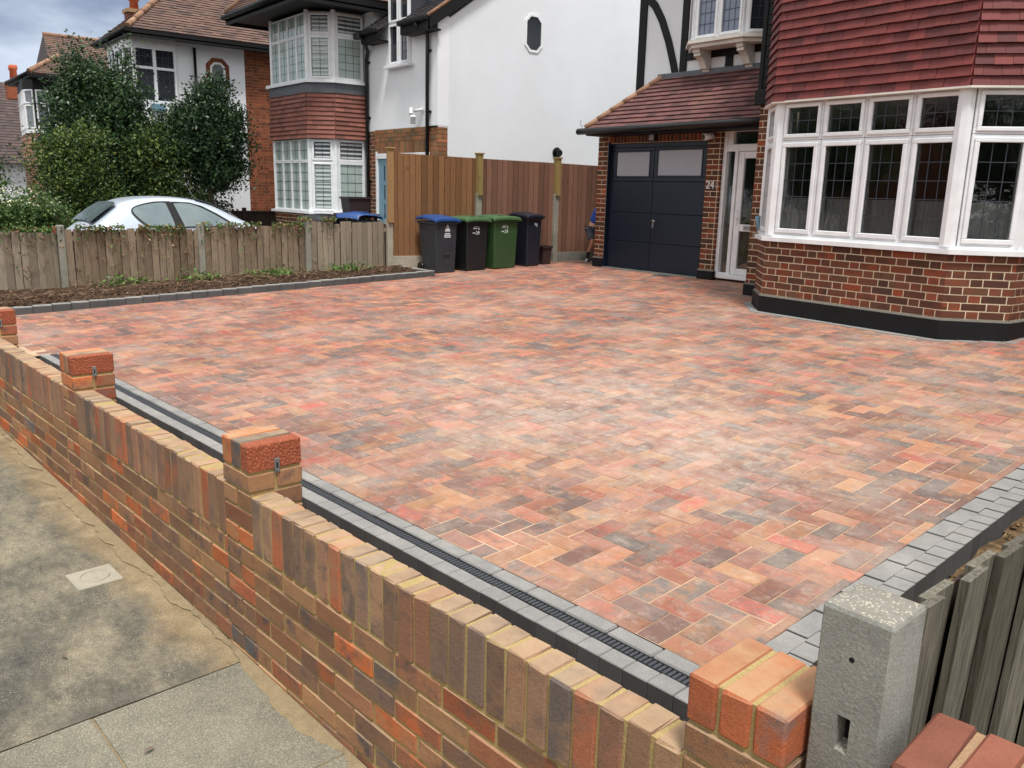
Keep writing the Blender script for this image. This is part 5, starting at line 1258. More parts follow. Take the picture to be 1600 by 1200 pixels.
m.prism([(l4, f4, z4 - .04), (r4, f4, z4 - .04), (r4, 14, z4 - .04), (l4, 14, z4 - .04)], (0, 0, .12), 0); m.tube([(l4 - .1, f4 - .04, z4 + .08), (r4 + .03, f4 - .04, z4 + .08)], .06, 8, 0); m.build('eaves', ['black'], fh)
m = MB(); p4 = .62; z0 = z4 + .1; k1 = 1.15
tiles(m, [(l4, f4, z0), (r4, f4, z0), (r4 - k1, f4 + k1, z0 + k1 * p4), (l4 + k1, f4 + k1, z0 + k1 * p4)], 0, .13, tw=.22)
tiles(m, [(r4, f4, z0), (r4, 14, z0), (r4 - k1, 14, z0 + k1 * p4), (r4 - k1, f4 + k1, z0 + k1 * p4)], 0, .11, tw=.2)
tiles(m, [(r4 - k1 + .1, 6.62, z0 + k1 * p4 - .05), (r4 - k1 + .1, 14, z0 + k1 * p4 - .05), (r4 - k1 - .9, 14, 6.38), (r4 - k1 - .9, 6.72, 6.38)], 0, .11, tw=.2)
m.build('roof', ['roofOld'], fh)
m = MB(); a, b = Vector((r4, f4, z0 + .03)), Vector((r4 - k1, f4 + k1, z0 + k1 * p4 + .03)); m.tube([a, b], [.09, .08], 8, 0); m.tube([(r4 - k1 - .9, 6.70, 6.40), (r4 - k1 - .9, 14, 6.40)], .07, 8, 0); m.build('ridge_tiles', ['ridge'], fh)
m = MB(); m.prism([(r4 - k1 + .1, 6.6, z0 + k1 * p4 - .1), (r4 - k1 - .9, 6.7, 6.36), (r4 - k1 - 1.9, 6.6, z0 + k1 * p4 - .1)], (0, .06, 0), 0); m.build('gable', ['roofDark'], fh)
chimney(fh, -40.5, 6.65, 4.6, 5.15, .6, .75, 2)

# ============================================================ FIFTH HOUSE
v5 = thing('cottage', 'dark roofed house with white walls at the far left edge', 'house', (-44, 6, 0))
m = MB(); m.prism([(-42, 4.4, -.1), (-42, 14, -.1), (-50, 14, -.1), (-50, 4.4, -.1)], (0, 0, 2.2), 0); m.build('wall', ['rendcool'], v5)
m = MB(); tiles(m, [(-41.6, 3.9, 2.1), (-41.6, 14, 2.1), (-44.6, 14, 5.6), (-44.6, 5.2, 5.6)], 0, .16, tw=.25); tiles(m, [(-49, 3.9, 2.1), (-41.6, 3.9, 2.1), (-44.6, 5.2, 5.6)], 0, .16, tw=.25); m.build('roof', ['roofDark'], v5)
m = MB(); m.tube([(-41.6, 3.9, 2.13), (-44.6, 5.2, 5.63)], .1, 8, 0); m.build('hip_tiles', ['ridge'], v5)
chimney(v5, -45.6, 4.86, 4.4, 5.0, .5, .6)

# ============================================================ WHEELIE BINS
MT['binblack'] = plain('black bin plastic', S(24, 26, 30), .45, var=.12, scale=8, bump=.15)
MT['bincharc'] = plain('charcoal bin plastic', S(44, 49, 56), .45, var=.12, scale=8, bump=.15)
MT['binnavy'] = plain('navy black bin plastic', S(28, 32, 44), .42, var=.12, scale=8, bump=.15)
MT['bingreen'] = plain('green bin plastic', S(48, 76, 44), .45, var=.12, scale=8, bump=.15)
MT['lidblue'] = plain('blue lid plastic', S(30, 68, 126), .45, var=.1)
MT['lidgreen'] = plain('green lid plastic', S(66, 98, 62), .5, var=.12)
MT['print'] = plain('white printed mark', S(205, 210, 214), .6, var=.1)
MT['brownbox'] = plain('dark brown crate plastic', S(56, 42, 40), .5, var=.15)
def wheelie_bin(y0, y1, xf, z0, h, depth, label, body, lid, mark, ajar=0.0, rz=0.0, lidh=.05, group='wheelie bins along the tall fence'):
    cy = (y0 + y1) / 2; w_ = (y1 - y0)
    t = thing('wheelie_bin', label, 'wheelie bin', (xf - depth / 2, cy, z0), 0, group)
    fb = F((xf, cy), (0, 1), (1, 0)); m = MB()     # u along Y, n towards the drive
    wb, wt = w_ / 2 * .94, w_ / 2 * 1.06; db = .05; zr = z0 + h
    P0 = [fb.p(-wb, -.02 - db * .0, z0), fb.p(wb, -.02, z0), fb.p(wb, -depth * .82, z0), fb.p(-wb, -depth * .82, z0)]
    P1 = [fb.p(-wt, .0, zr - .05), fb.p(wt, .0, zr - .05), fb.p(wt, -depth, zr - .05), fb.p(-wt, -depth, zr - .05)]
    m.hexa([P0[0], P0[1], P0[2], P0[3], P1[0], P1[1], P1[2], P1[3]], 0, .5)
    b_ = m.build('body', [body], t, bevel=.018)
    m = MB(); fb.box(m, -wt - .02, wt + .02, -depth - .02, .03, zr - .055, zr - .015, 0, ch=.01)
    fb.box(m, -.06, .06, -.0, .012, z0 + h * .36, z0 + h * .395, 0, ch=.004) if mark == 'crest' else None
    m.build('rim', [body], t)
    # lid: raised shell with a lip and a handle at the rear
    m = MB(); hgt = lidh; lw = wt + .03
    prof = [(.05, .0), (.045, .018), (-.02, .035), (-depth * .35, hgt * .7), (-depth * .75, hgt), (-depth - .02, hgt * .75), (-depth - .05, .03)]
    rows = []
    for (n_, z_) in prof:
        zz = zr - .012 + z_ + ajar * (n_ + depth) / depth * 1.0
        rows.append([fb.p(-lw, n_, zz - .02), fb.p(-lw + .015, n_, zz), fb.p(-lw * .6, n_, zz + .012), fb.p(0, n_, zz + .016), fb.p(lw * .6, n_, zz + .012), fb.p(lw - .015, n_, zz), fb.p(lw, n_, zz - .02)])
    vs = [p for r_ in rows for p in r_]; fs = []
    for i in range(len(rows) - 1):
        for j in range(6): a = i * 7 + j; fs.append((a, a + 1, a + 8, a + 7))
    lowv = [p - Vector((0, 0, .022)) for p in vs]; o = len(vs); fs2 = [tuple(x + o for x in f[::-1]) for f in fs]
    bd = list(range(7)) + [7 * i + 6 for i in range(1, len(rows))] + [7 * (len(rows) - 1) + j for j in range(5, -1, -1)] + [7 * i for i in range(len(rows) - 2, 0, -1)]
    for i in range(len(bd)): a, b = bd[i], bd[(i + 1) % len(bd)]; fs2.append((b, a, a + o, b + o))
    m.add(vs + lowv, fs + fs2, 0, .5, False)
    ld = m.build('lid', [lid], t)
    if lid == 'lidgreen':
        m = MB(); fb.box(m, -lw * .45, -lw * .1, -.07, -.02, zr + .015, zr + .045, 0, ch=.006); m.build('lid_grip', [ 'binblack'], ld)
    m = MB(); m.tube([fb.p(-wt * .8, -depth - .07, zr - .03), fb.p(wt * .8, -depth - .07, zr - .03)], .014, 8, 0); m.build('handle', [body], t)
    for s_ in (-1, 1):
        m = MB(); c_ = fb.p(s_ * (wb + .012), -depth * .88, z0 + .075); m.tube([c_ - fb.d * .02, c_ + fb.d * .02], .078, 16, 0); m.build('wheel', ['blackgloss'], t)
    # printed marks on the front, lightly leaning with the face
    m = MB(); lean = .02 / h
    def q(u0, u1, a, b): fb.box(m, u0, u1, -.02 + (a / h) * .02 * 0 + .018 * (a / h) + .0, -.02 + .018 * (b / h) + .004, z0 + a, z0 + b, 0)
    if mark == 'crest':
        for (a, b, c_, d_) in ((-.04, .06, .585, .600), (-.05, .07, .560, .575), (-.05, .07, .535, .550), (-.015, .035, .625, .675), (-.035, -.02, .62, .665), (.04, .055, .62, .665), (-.012, .0, .68, .70), (.02, .032, .68, .70), (.003, .017, .69, .725)): q(a + .01, b + .01, c_ * h / .78, d_ * h / .78)
    elif mark == 'pair':
        for (a, b, c_, d_) in ((-.075, .01, .668, .674), (-.085, -.01, .64, .655), (-.095, -.04, .572, .585), (-.03, -.012, .60, .608), (-.03, -.012, .552, .56), (-.014, -.004, .555, .605), (.015, .035, .635, .65), (.019, .031, .65, .668), (.012, .04, .625, .630), (.014, .038, .575, .592), (.018, .034, .592, .605), (.01, .042, .560, .566)): q(a, b, c_ * h / .78, d_ * h / .78)
    else:
        for (a, b, c_, d_) in ((.0, .02, .655, .675), (.018, .034, .64, .665), (.038, .06, .64, .67), (.045, .062, .615, .635), (.006, .018, .635, .648)): q(a, b, c_ * h / .78, d_ * h / .78)
    m.build('printed_mark', ['print'], b_)
    return t
wheelie_bin(7.415, 7.80, -11.12, .195, .82, .50, 'charcoal wheelie bin with a blue lid and white crest, nearest the soil bed', 'bincharc', 'lidblue', 'crest', .015, lidh=.08)
wheelie_bin(7.965, 8.37, -11.06, .225, .81, .48, 'black wheelie bin with a green lid between the blue lidded and the all green bins', 'binblack', 'lidgreen', 'pair', 0)
wheelie_bin(8.47, 8.94, -11.0, .243, .815, .46, 'all green wheelie bin with green body and green lid', 'bingreen', 'lidgreen', 'pair', 0)
wheelie_bin(9.14, 9.44, -10.975, .265, .83, .42, 'narrow navy black wheelie bin with a dark lid, nearest the garage', 'binnavy', 'binnavy', 'small', .0, lidh=.06)
def open_box(name, label, cat, cx, cy, z0, wx, wy, h, mat, group=None):
    t = thing(name, label, cat, (cx, cy, z0), 0, group); m = MB(); k = .86
    o_ = [(-1, -1), (1, -1), (1, 1), (-1, 1)]
    B0 = [Vector((cx + a * wx / 2 * k, cy + b * wy / 2 * k, z0)) for a, b in o_]; B1 = [Vector((cx + a * wx / 2, cy + b * wy / 2, z0 + h)) for a, b in o_]
    I1 = [Vector((cx + a * (wx / 2 - .012), cy + b * (wy / 2 - .012), z0 + h)) for a, b in o_]; I0 = [Vector((cx + a * (wx / 2 * k - .012), cy + b * (wy / 2 * k - .012), z0 + .015)) for a, b in o_]
    fs = [(3, 2, 1, 0)] + [(i, (i + 1) % 4, 4 + (i + 1) % 4, 4 + i) for i in range(4)] + [(4 + i, 4 + (i + 1) % 4, 8 + (i + 1) % 4, 8 + i) for i in range(4)] + [(8 + i, 8 + (i + 1) % 4, 12 + (i + 1) % 4, 12 + i) for i in range(4)] + [(12, 13, 14, 15)]
    m.add(B0 + B1 + I1 + I0, fs, 0, .5); m.build('tub', [mat], t)
    m = MB()
    for (a, b, c_, d_) in ((-wx / 2 - .015, wx / 2 + .015, -wy / 2 - .015, -wy / 2 + .004), (-wx / 2 - .015, wx / 2 + .015, wy / 2 - .004, wy / 2 + .015), (-wx / 2 - .015, -wx / 2 + .004, -wy / 2 + .004, wy / 2 - .004), (wx / 2 - .004, wx / 2 + .015, -wy / 2 + .004, wy / 2 - .004)):
        m.prism([(cx + a, cy + c_, z0 + h - .03), (cx + b, cy + c_, z0 + h - .03), (cx + b, cy + d_, z0 + h - .03), (cx + a, cy + d_, z0 + h - .03)], (0, 0, .033), 0)
    m.build('rim', [mat], t); return t
open_box('food_caddy', 'small dark brown tapered tub on the paving right of the narrow navy bin', 'caddy', -11.15, 9.66, gz(9.66), .2, .20, .31, 'brownbox')
# bins on the neighbour's side, only lids show over the low fence
def nb_bin(cx, cy, rz, label, lid, zt, w_=.5, d=.6):
    t = thing('wheelie_bin', label, 'wheelie bin', (cx, cy, -.05), 0, "bins behind the low fence"); c_, s_ = math.cos(rz), math.sin(rz); f_ = F((cx, cy), (c_, s_)); m = MB()
    P0 = [f_.p(-w_ * .38, -d * .38, -.1), f_.p(w_ * .38, -d * .38, -.1), f_.p(w_ * .38, d * .38, -.1), f_.p(-w_ * .38, d * .38, -.1)]; P1 = [f_.p(-w_ * .46, -d * .46, zt - .08), f_.p(w_ * .46, -d * .46, zt - .08), f_.p(w_ * .46, d * .46, zt - .08), f_.p(-w_ * .46, d * .46, zt - .08)]
    m.hexa([P0[3], P0[2], P0[1], P0[0], P1[3], P1[2], P1[1], P1[0]], 0, .5); m.build('body', ['binblack'], t, bevel=.015)
    m = MB(); rows = []
    for n_, z_ in ((-.52, -.05), (-.5, 0), (-.2, .035), (.25, .05), (.48, .03), (.53, -.04)):
        rows.append([f_.p(-w_ / 2, n_ * d, zt + z_ - .04), f_.p(-w_ * .46, n_ * d, zt + z_ - .015), f_.p(0, n_ * d, zt + z_), f_.p(w_ * .46, n_ * d, zt + z_ - .015), f_.p(w_ / 2, n_ * d, zt + z_ - .04)])
    m.add([p for r_ in rows for p in r_], [(i * 5 + j, i * 5 + j + 1, i * 5 + j + 6, i * 5 + j + 5) for i in range(5) for j in range(4)], 0, .5, True); m.build('lid', [lid], t)
    m = MB(); f_.box(m, -.1, .12, -.1, .1, zt + .036, zt + .055, 0, ch=.004); m.build('handle', [lid], t); return t
nb_bin(-13.0, 6.42, .5, 'dark lidded bin behind the low fence, left of the blue lidded bin', 'binblack', 1.0)
nb_bin(-12.72, 6.95, .35, 'blue lidded bin behind the low fence beside the tall fence end post', 'lidblue', 1.045)
open_box('crate', 'dark brown plastic crate raised above the bin lids in front of the neighbour\'s bay window', 'crate', -13.15, 7.12, 1.06, .30, .42, .27, 'brownbox')
m = MB(); tg = thing('garden_table', 'low dark table behind the bins that carries the brown crate', 'table', (-13.2, 7.15, -.05))
m.cbox((-13.17, 7.14, 1.03), X3, (.55, .6, .05), .006, 0); m.build('table_top', ['darkwood_gapshade'], tg)
for a in (-1, 1):
    for b in (-1, 1): m = MB(); m.cbox((-13.17 + a * .22, 7.14 + b * .25, .45), X3, (.05, .05, 1.11), .004, 0); m.build('leg', ['darkwood_gapshade'], tg)

# ============================================================ PERSON bending beside the garage
MT['skin'] = plain('skin', S(176, 128, 104), .55, var=.08); MT['shirt'] = plain('royal blue cloth', S(34, 72, 158), .85, var=.2, scale=14, bump=.4, rscale=25)
MT['shorts'] = plain('slate blue shorts cloth', S(76, 84, 100), .9, var=.2, scale=14, bump=.4, rscale=25); MT['sock'] = plain('black sock', S(24, 24, 26), .95); MT['shoe'] = plain('black trainer', S(34, 34, 38), .6); MT['shoewhite'] = plain('white trainer panel', S(220, 222, 222), .6); MT['hair'] = plain('short brown hair', S(58, 44, 34), .9)
def skin_mesh(name, nodes, edges, mat, parent, root=0, sub=2, zones=None):
    me = bpy.data.meshes.new(name); me.from_pydata([n[0] for n in nodes], edges, []); o = bpy.data.objects.new(name, me); C.objects.link(o)
    sk = o.modifiers.new('skin', 'SKIN'); sk.use_smooth_shade = True
    for i, n in enumerate(nodes): me.skin_vertices[0].data[i].radius = (n[1], n[1] if len(n) < 3 else n[2]); me.skin_vertices[0].data[i].use_root = (i == root)
    ss = o.modifiers.new('sub', 'SUBSURF'); ss.levels = sub; ss.render_levels = sub
    dg = bpy.context.evaluated_depsgraph_get(); m2 = bpy.data.meshes.new_from_object(o.evaluated_get(dg)); bpy.data.objects.remove(o); m2.materials.clear()
    mats = mat if isinstance(mat, list) else [mat]
    for k in mats: m2.materials.append(MT[k])
    if zones:
        for p in m2.polygons: p.material_index = zones(p.center)
    o = bpy.data.objects.new(name, m2); C.objects.link(o)
    if parent: o.parent = parent; o.matrix_parent_inverse = world_of(parent).inverted()
    return o
PX_, PYY, PZ_ = -10.87, 10.56, gz(10.5); pk = .74       # stoops low, so little height shows
pe = thing('person', 'person in blue shirt and grey shorts bending down behind the garage corner', 'person', (PX_, PYY, PZ_))
def pp(x, y, z): return (PX_ + x * pk, PYY + y * pk, PZ_ + z * pk)
# pelvis, spine forward (+X away behind the pillar), arms hanging to the ground, legs slightly bent
N = [(pp(0.0, .05, .80), .125 * pk), (pp(-.01, .07, .97), .125 * pk), (pp(.07, .10, 1.13), .14 * pk), (pp(.19, .12, 1.20), .10 * pk), (pp(.29, .13, 1.21), .05 * pk), (pp(.39, .14, 1.18), .085 * pk), (pp(.47, .15, 1.12), .08 * pk),
     (pp(-.03, -.07, .74), .088 * pk), (pp(.08, -.09, .47), .058 * pk), (pp(-.03, -.10, .26), .05 * pk), (pp(-.06, -.10, .09), .035 * pk), (pp(.06, -.11, .04), .035 * pk),
     (pp(.02, .20, .74), .088 * pk), (pp(.17, .22, .47), .058 * pk), (pp(.08, .23, .26), .05 * pk), (pp(.05, .23, .09), .035 * pk), (pp(.17, .23, .04), .035 * pk),
     (pp(.20, -.07, 1.10), .058 * pk), (pp(.30, -.12, .82), .042 * pk), (pp(.50, -.08, .60), .032 * pk), (pp(.53, -.06, .52), .03 * pk),
     (pp(.21, .30, 1.10), .058 * pk), (pp(.34, .34, .82), .042 * pk), (pp(.54, .28, .60), .032 * pk), (pp(.57, .26, .52), .03 * pk)]
E_ = [(0, 1), (1, 2), (2, 3), (3, 4), (4, 5), (5, 6), (0, 7), (7, 8), (8, 9), (9, 10), (10, 11), (0, 12), (12, 13), (13, 14), (14, 15), (15, 16), (3, 17), (17, 18), (18, 19), (19, 20), (3, 21), (21, 22), (22, 23), (23, 24)]
for hx, hy in ((.53, -.06), (.57, .26)):     # five fingers on each hand
    pi_ = len(N) ; root_i = 20 if hy < 0 else 24
    for k, (dx, dy, ln) in enumerate(((-.035, .03, .06), (-.02, .01, .09), (0, 0, .10), (.02, -.01, .09), (.035, -.02, .07))):
        a = len(N); N.append((pp(hx + dx, hy + dy, .46), .010 * pk)); N.append((pp(hx + dx * 1.3 + .01, hy + dy * 1.3, .46 - ln), .008 * pk)); E_ += [(root_i, a), (a, a + 1)]
body = skin_mesh('body', N, E_, ['skin', 'sock'], pe, 0, 2, lambda c_: 1 if c_.z < PZ_ + .235 * pk and c_.x < PX_ + .22 * pk else 0)
N2 = [(pp(-.01, .05, .84), .150 * pk), (pp(0.0, .07, 1.0), .16 * pk), (pp(.07, .10, 1.13), .17 * pk), (pp(.18, .12, 1.19), .13 * pk), (pp(.19, -.07, 1.08), .08 * pk), (pp(.27, -.11, .92), .062 * pk), (pp(.20, .31, 1.08), .08 * pk), (pp(.29, .335, .92), .062 * pk)]
skin_mesh('shirt', N2, [(0, 1), (1, 2), (2, 3), (3, 4), (4, 5), (3, 6), (6, 7)], 'shirt', pe)
N3 = [(pp(0.0, .05, .80), .155 * pk), (pp(-.03, -.07, .72), .115 * pk), (pp(.05, -.09, .50), .092 * pk), (pp(.02, .20, .72), .115 * pk), (pp(.14, .22, .50), .092 * pk)]
skin_mesh('shorts', N3, [(0, 1), (1, 2), (0, 3), (3, 4)], 'shorts', pe)
skin_mesh('hair', [(pp(.40, .14, 1.22), .088 * pk), (pp(.45, .15, 1.19), .085 * pk)], [(0, 1)], 'hair', pe)
for (sx_, sy_) in ((-.06, -.105), (.05, .23)):
    m = MB(); rows = []
    for x_, w2, h_ in ((-.07, .032, .07), (-.05, .045, .10), (0, .048, .12), (.06, .05, .085), (.13, .055, .06), (.19, .045, .045), (.215, .02, .03)):
        rows.append([Vector(pp(sx_ + x_, sy_ + a * w2, 0 + b * h_)) for a, b in ((-1, 0), (-1.0, .45), (-.6, .9), (0, 1), (.6, .9), (1.0, .45), (1, 0))])
    fs = [(i * 7 + j, i * 7 + j + 1, i * 7 + j + 8, i * 7 + j + 7) for i in range(6) for j in range(6)] + [tuple(range(7)), tuple(range(42, 49))[::-1]]
    m.add([p for r_ in rows for p in r_], fs, 0, .5, True)
    a_ = Vector(pp(sx_ + .03, sy_ - .055, .05)); m.cbox(a_, X3, (.08 * pk, .012, .045 * pk), .003, 1); m.cbox(Vector(pp(sx_ + .06, sy_, .012)), X3, (.26 * pk, .10 * pk, .02 * pk), .004, 1)
    m.build('shoe', ['shoe', 'shoewhite'], pe)

# ============================================================ CAR
MT['carpaint'] = plain('pale silver blue car paint', S(196, 206, 218), .2, metal=.25, var=.02, spec=.6)
MT['carglass'] = plain('car window glass', S(110, 126, 130), .06, var=.2, scale=3, spec=1.0); MT['carglassrear'] = plain('tinted rear glass', S(96, 108, 114), .1, var=.2, scale=4, spec=.9); MT['tyre'] = plain('tyre rubber', S(28, 28, 30), .9)
cr = thing('hatchback_car', 'pale silver three door hatchback parked behind the low fence with its tail to the road', 'car', (-15.35, 4.8, -.13))
CX = -15.38; GZ = -.13
st = [  # y, half width at bottom, belt z, half width belt, top z, half width of roof, (bumper shape)
 (2.95, .50, .45, .5, .50, .42), (3.02, .66, .55, .64, .60, .52), (3.16, .76, .64, .72, .70, .60), (3.40, .82, .76, .78, .89, .645), (3.66, .83, .775, .80, 1.10, .60), (3.84, .83, .775, .80, 1.205, .58), (4.10, .83, .775, .80, 1.255, .575), (4.50, .83, .77, .80, 1.275, .575), (4.95, .83, .765, .80, 1.25, .57), (5.30, .83, .76, .80, 1.16, .575), (5.60, .83, .755, .80, 1.00, .61), (5.88, .83, .75, .80, .83, .68), (6.05, .83, .73, .80, .76, .72), (6.45, .80, .64, .78, .68, .68), (6.68, .70, .52, .68, .55, .6), (6.74, .6, .42, .6, .45, .5)]
m = MB(); rows = []
for (y, wb, zb, wm, zt, wr_) in st:
    half = [(wb * .96, GZ + .22), (wb + .01, GZ + .42), (wb + .0, (GZ + .42 + zb) / 2 + .05), (wm, zb), (wr_ + (wm - wr_) * .12, zt - .06 if zt - zb > .12 else zt - .015), (wr_ - .10, zt - .012), (0, zt)]
    rows.append([Vector((CX + a, y, b)) for a, b in half] + [Vector((CX - a, y, b)) for a, b in half[-2::-1]])
nn_ = len(rows[0]); fs = [(i * nn_ + j, (i + 1) * nn_ + j, (i + 1) * nn_ + j + 1, i * nn_ + j + 1) for i in range(len(rows) - 1) for j in range(nn_ - 1)]
fs += [tuple(range(nn_)), tuple(((len(rows) - 1) * nn_ + j) for j in range(nn_))[::-1]]
m.add([p for r_ in rows for p in r_], fs, 0, .5, True); cb = m.build('body', ['carpaint'], cr)
ss = cb.modifiers.new('sub', 'SUBSURF'); ss.levels = 1; ss.render_levels = 2
# side surface: straight from belt (x=.80,z=.775) to roof edge (x~.60)
def sxp(y, z, off=.012):
    for a, b in zip(st, st[1:]):
        if a[0] <= y <= b[0]: t_ = (y - a[0]) / (b[0] - a[0]); wm = a[3] + (b[3] - a[3]) * t_; wr_ = a[5] + (b[5] - a[5]) * t_; zb = a[2] + (b[2] - a[2]) * t_; zt = a[4] + (b[4] - a[4]) * t_; break
    we = wr_ + (wm - wr_) * .12; ze = zt - .06; k = max(0, min(1.0, (z - zb) / max(.02, ze - zb))); return wm + (we - wm) * k + off
def side_glass(name, pts, mat, s_, parent, off=.012):
    # pts (y,z) outline; fan mesh with inner subdivisions so it follows the side
    cy = sum(p[0] for p in pts) / len(pts); cz = sum(p[1] for p in pts) / len(pts); m = MB(); n_ = len(pts); vs = []
    for k in (0.0, .35, .7, 1.0):
        for (a, b) in (pts if k else [(cy, cz)]): y, z = cy + (a - cy) * (k or 0), cz + (b - cz) * (k or 0); vs.append((CX + s_ * sxp(y, z, off), y, z))
    fs = [(0, 1 + i, 1 + (i + 1) % n_) for i in range(n_)]
    for r_ in range(2):
        for i in range(n_): j = (i + 1) % n_; a = 1 + r_ * n_; fs.append((a + i, a + n_ + i, a + n_ + j, a + j))
    m.add(vs, fs, 0, .5, True); return m.build(name, [mat], parent)
def smooth_loop(pts, k=5):
    out = []; n = len(pts)
    for i in range(n):
        p0, p1, p2, p3 = [Vector(pts[(i + d) % n]) for d in (-1, 0, 1, 2)]
        for j in range(k): t_ = j / k; out.append(tuple(.5 * ((2 * p1) + (p2 - p0) * t_ + (2 * p0 - 5 * p1 + 4 * p2 - p3) * t_ * t_ + (3 * p1 - p0 - 3 * p2 + p3) * t_ ** 3)))
    return out
for s_ in (1, -1):
    side_glass('window_rubber', smooth_loop([(3.93, .95), (3.90, 1.05), (4.0, 1.12), (4.25, 1.18), (4.49, 1.19), (4.53, 1.17), (4.60, .95), (4.64, .79), (4.55, .765), (4.2, .775), (4.06, .82)], 3), 'blackgloss', s_, cr, .008)
    side_glass('quarter_window', smooth_loop([(3.96, .96), (3.925, 1.05), (4.02, 1.105), (4.25, 1.155), (4.43, 1.165), (4.47, 1.1), (4.54, .80), (4.45, .785), (4.2, .795), (4.09, .83)], 4), 'carglass', s_, cr, .014)
    side_glass('window_rubber', [(4.46, 1.18), (4.60, 1.185), (4.85, 1.175), (5.05, 1.12), (5.3, .99), (5.56, .82), (5.55, .775), (4.66, .77), (4.58, .8), (4.5, 1.0)], 'blackgloss', s_, cr, .009)
    side_glass('door_window', [(4.58, 1.155), (4.70, 1.163), (4.86, 1.15), (5.03, 1.09), (5.25, .975), (5.45, .845), (5.44, .79), (4.70, .785)], 'carglass', s_, cr, .016)
    m = MB(); c_ = Vector((CX + s_ * .93, 5.47, .84)); m.cbox(c_, X3, (.16, .07, .10), .025, 0); m.build('wing_mirror', ['carpaint'], cr)
    for yy in (3.55, 6.0):
        m = MB(); m.tube([(CX + s_ * .67, yy, GZ + .3), (CX + s_ * .835, yy, GZ + .3)], .3, 24, 0); wl_ = m.build('wheel', ['tyre'], cr)
        m = MB(); m.tube([(CX + s_ * .82, yy, GZ + .3), (CX + s_ * .842, yy, GZ + .3)], .19, 20, 0); m.build('rim', ['metalgrey'], wl_)
    m = MB(); m.cbox((CX + s_ * .70, 3.05, .62), X3, (.14, .12, .22), .03, 0); m.build('rear_light', [plain('red lamp lens', S(150, 30, 30), .2)], cr)
# rear screen and windscreen follow the ends
def end_glass(name, ys, mat, inset, sgn):
    m = MB(); vs = []
    for (y, z, wdt) in ys:
        for k in np.linspace(-1, 1, 9): vs.append((CX + k * wdt, y + sgn * (.02 - abs(k) ** 3 * inset), z + .012 - abs(k) ** 3 * .02))
    m.add(vs, [(i * 9 + j, i * 9 + j + 1, i * 9 + j + 10, i * 9 + j + 9) for i in range(len(ys) - 1) for j in range(8)], 0, .5, True); return m.build(name, [mat], cr)
end_glass('rear_window', [(3.34, .85, .60), (3.44, .93, .61), (3.60, 1.05, .595), (3.76, 1.155, .555)], 'carglassrear', -.05, -1)
end_glass('windscreen', [(5.02, 1.235, .53), (5.30, 1.16, .55), (5.60, 1.00, .60), (5.86, .84, .65)], 'carglassrear', .06, 1)
m = MB(); m.tube([(CX, 5.16, 1.20), (CX - .0, 5.05, 1.40)], [.006, .003], 6, 0); m.build('aerial', ['metalgrey'], cr)
m = MB(); m.tube([(CX + .05, 3.34, .87), (CX + .42, 3.40, .915)], .012, 6, 0); m.build('wiper', ['blackgloss'], cr)
if False: m.cbox((CX, 3.83, 1.22), (Vector((1, 0, 0)), Vector((0, .96, .28)), Vector((0, -.28, .96))), (1.08, .14, .03), .012, 0)

# ============================================================ PLANTING
def leaves_mesh(name, pts, size, mat, parent=None, jit=.5, aspect=.5, updir=.3, mats=None, midx=None):
    n = len(pts); P = np.asarray(pts, float)
    nrm = RNG.normal(size=(n, 3)); nrm[:, 2] += updir; nrm /= np.linalg.norm(nrm, axis=1)[:, None]
    a = np.cross(nrm, RNG.normal(size=(n, 3))); a /= np.linalg.norm(a, axis=1)[:, None]; b = np.cross(nrm, a)
    s = size * (1 + jit * (RNG.random(n) - .5))[:, None]
    V = np.stack([P - a * s, P + b * s * aspect + nrm * s * .15, P + a * s, P - b * s * aspect + nrm * s * .15], 1).reshape(-1, 3)
    me = bpy.data.meshes.new(name); me.vertices.add(4 * n); me.vertices.foreach_set('co', V.ravel()); me.loops.add(4 * n); me.loops.foreach_set('vertex_index', np.arange(4 * n)); me.polygons.add(n); me.polygons.foreach_set('loop_start', np.arange(n) * 4)
    for k in (mats or [mat]): me.materials.append(MT[k])
    if midx is not None: me.polygons.foreach_set('material_index', midx)
    at = me.attributes.new('rnd', 'FLOAT', 'FACE'); at.data.foreach_set('value', RNG.random(n)); me.update(calc_edges=True)
    o = bpy.data.objects.new(name, me); C.objects.link(o)
    if parent: o.parent = parent; o.matrix_parent_inverse = world_of(parent).inverted()
    return o
def cloud(blobs, nclump, per, cr_=.16, shell=.55):
    """leaf positions: clumps scattered through ellipsoid volumes, denser near their skin, so the outline is ragged"""
    out = []; tot = sum(b[3] * b[4] * b[5] for b in blobs)
    for (x, y, z, rx, ry, rz) in blobs:
        k = max(3, int(nclump * rx * ry * rz / tot)); d = RNG.normal(size=(k, 3)); d /= np.linalg.norm(d, axis=1)[:, None]; r = (shell + (1 - shell) * RNG.random(k)) * (1 + .07 * RNG.normal(size=k).clip(-1.5, 1.5))
        c = np.array([x, y, z]) + d * r[:, None] * np.array([rx, ry, rz])
        for q in c:
            m_ = int(per * RNG.uniform(.5, 1.5)); e = RNG.normal(size=(m_, 3)) * cr_ * RNG.uniform(.6, 1.2) * np.array([1, 1, .75]); out.append(q + e)
    return np.concatenate(out)
def limbs(mb, base, tips, r0, mat=0):
    for t_ in tips:
        b = Vector(base); e = Vector(t_); mid = b.lerp(e, .5) + Vector((random.uniform(-.1, .1), random.uniform(-.1, .1), .05)); mb.tube([b, mid, e], [r0, r0 * .6, r0 * .2], 7, mat, .5)
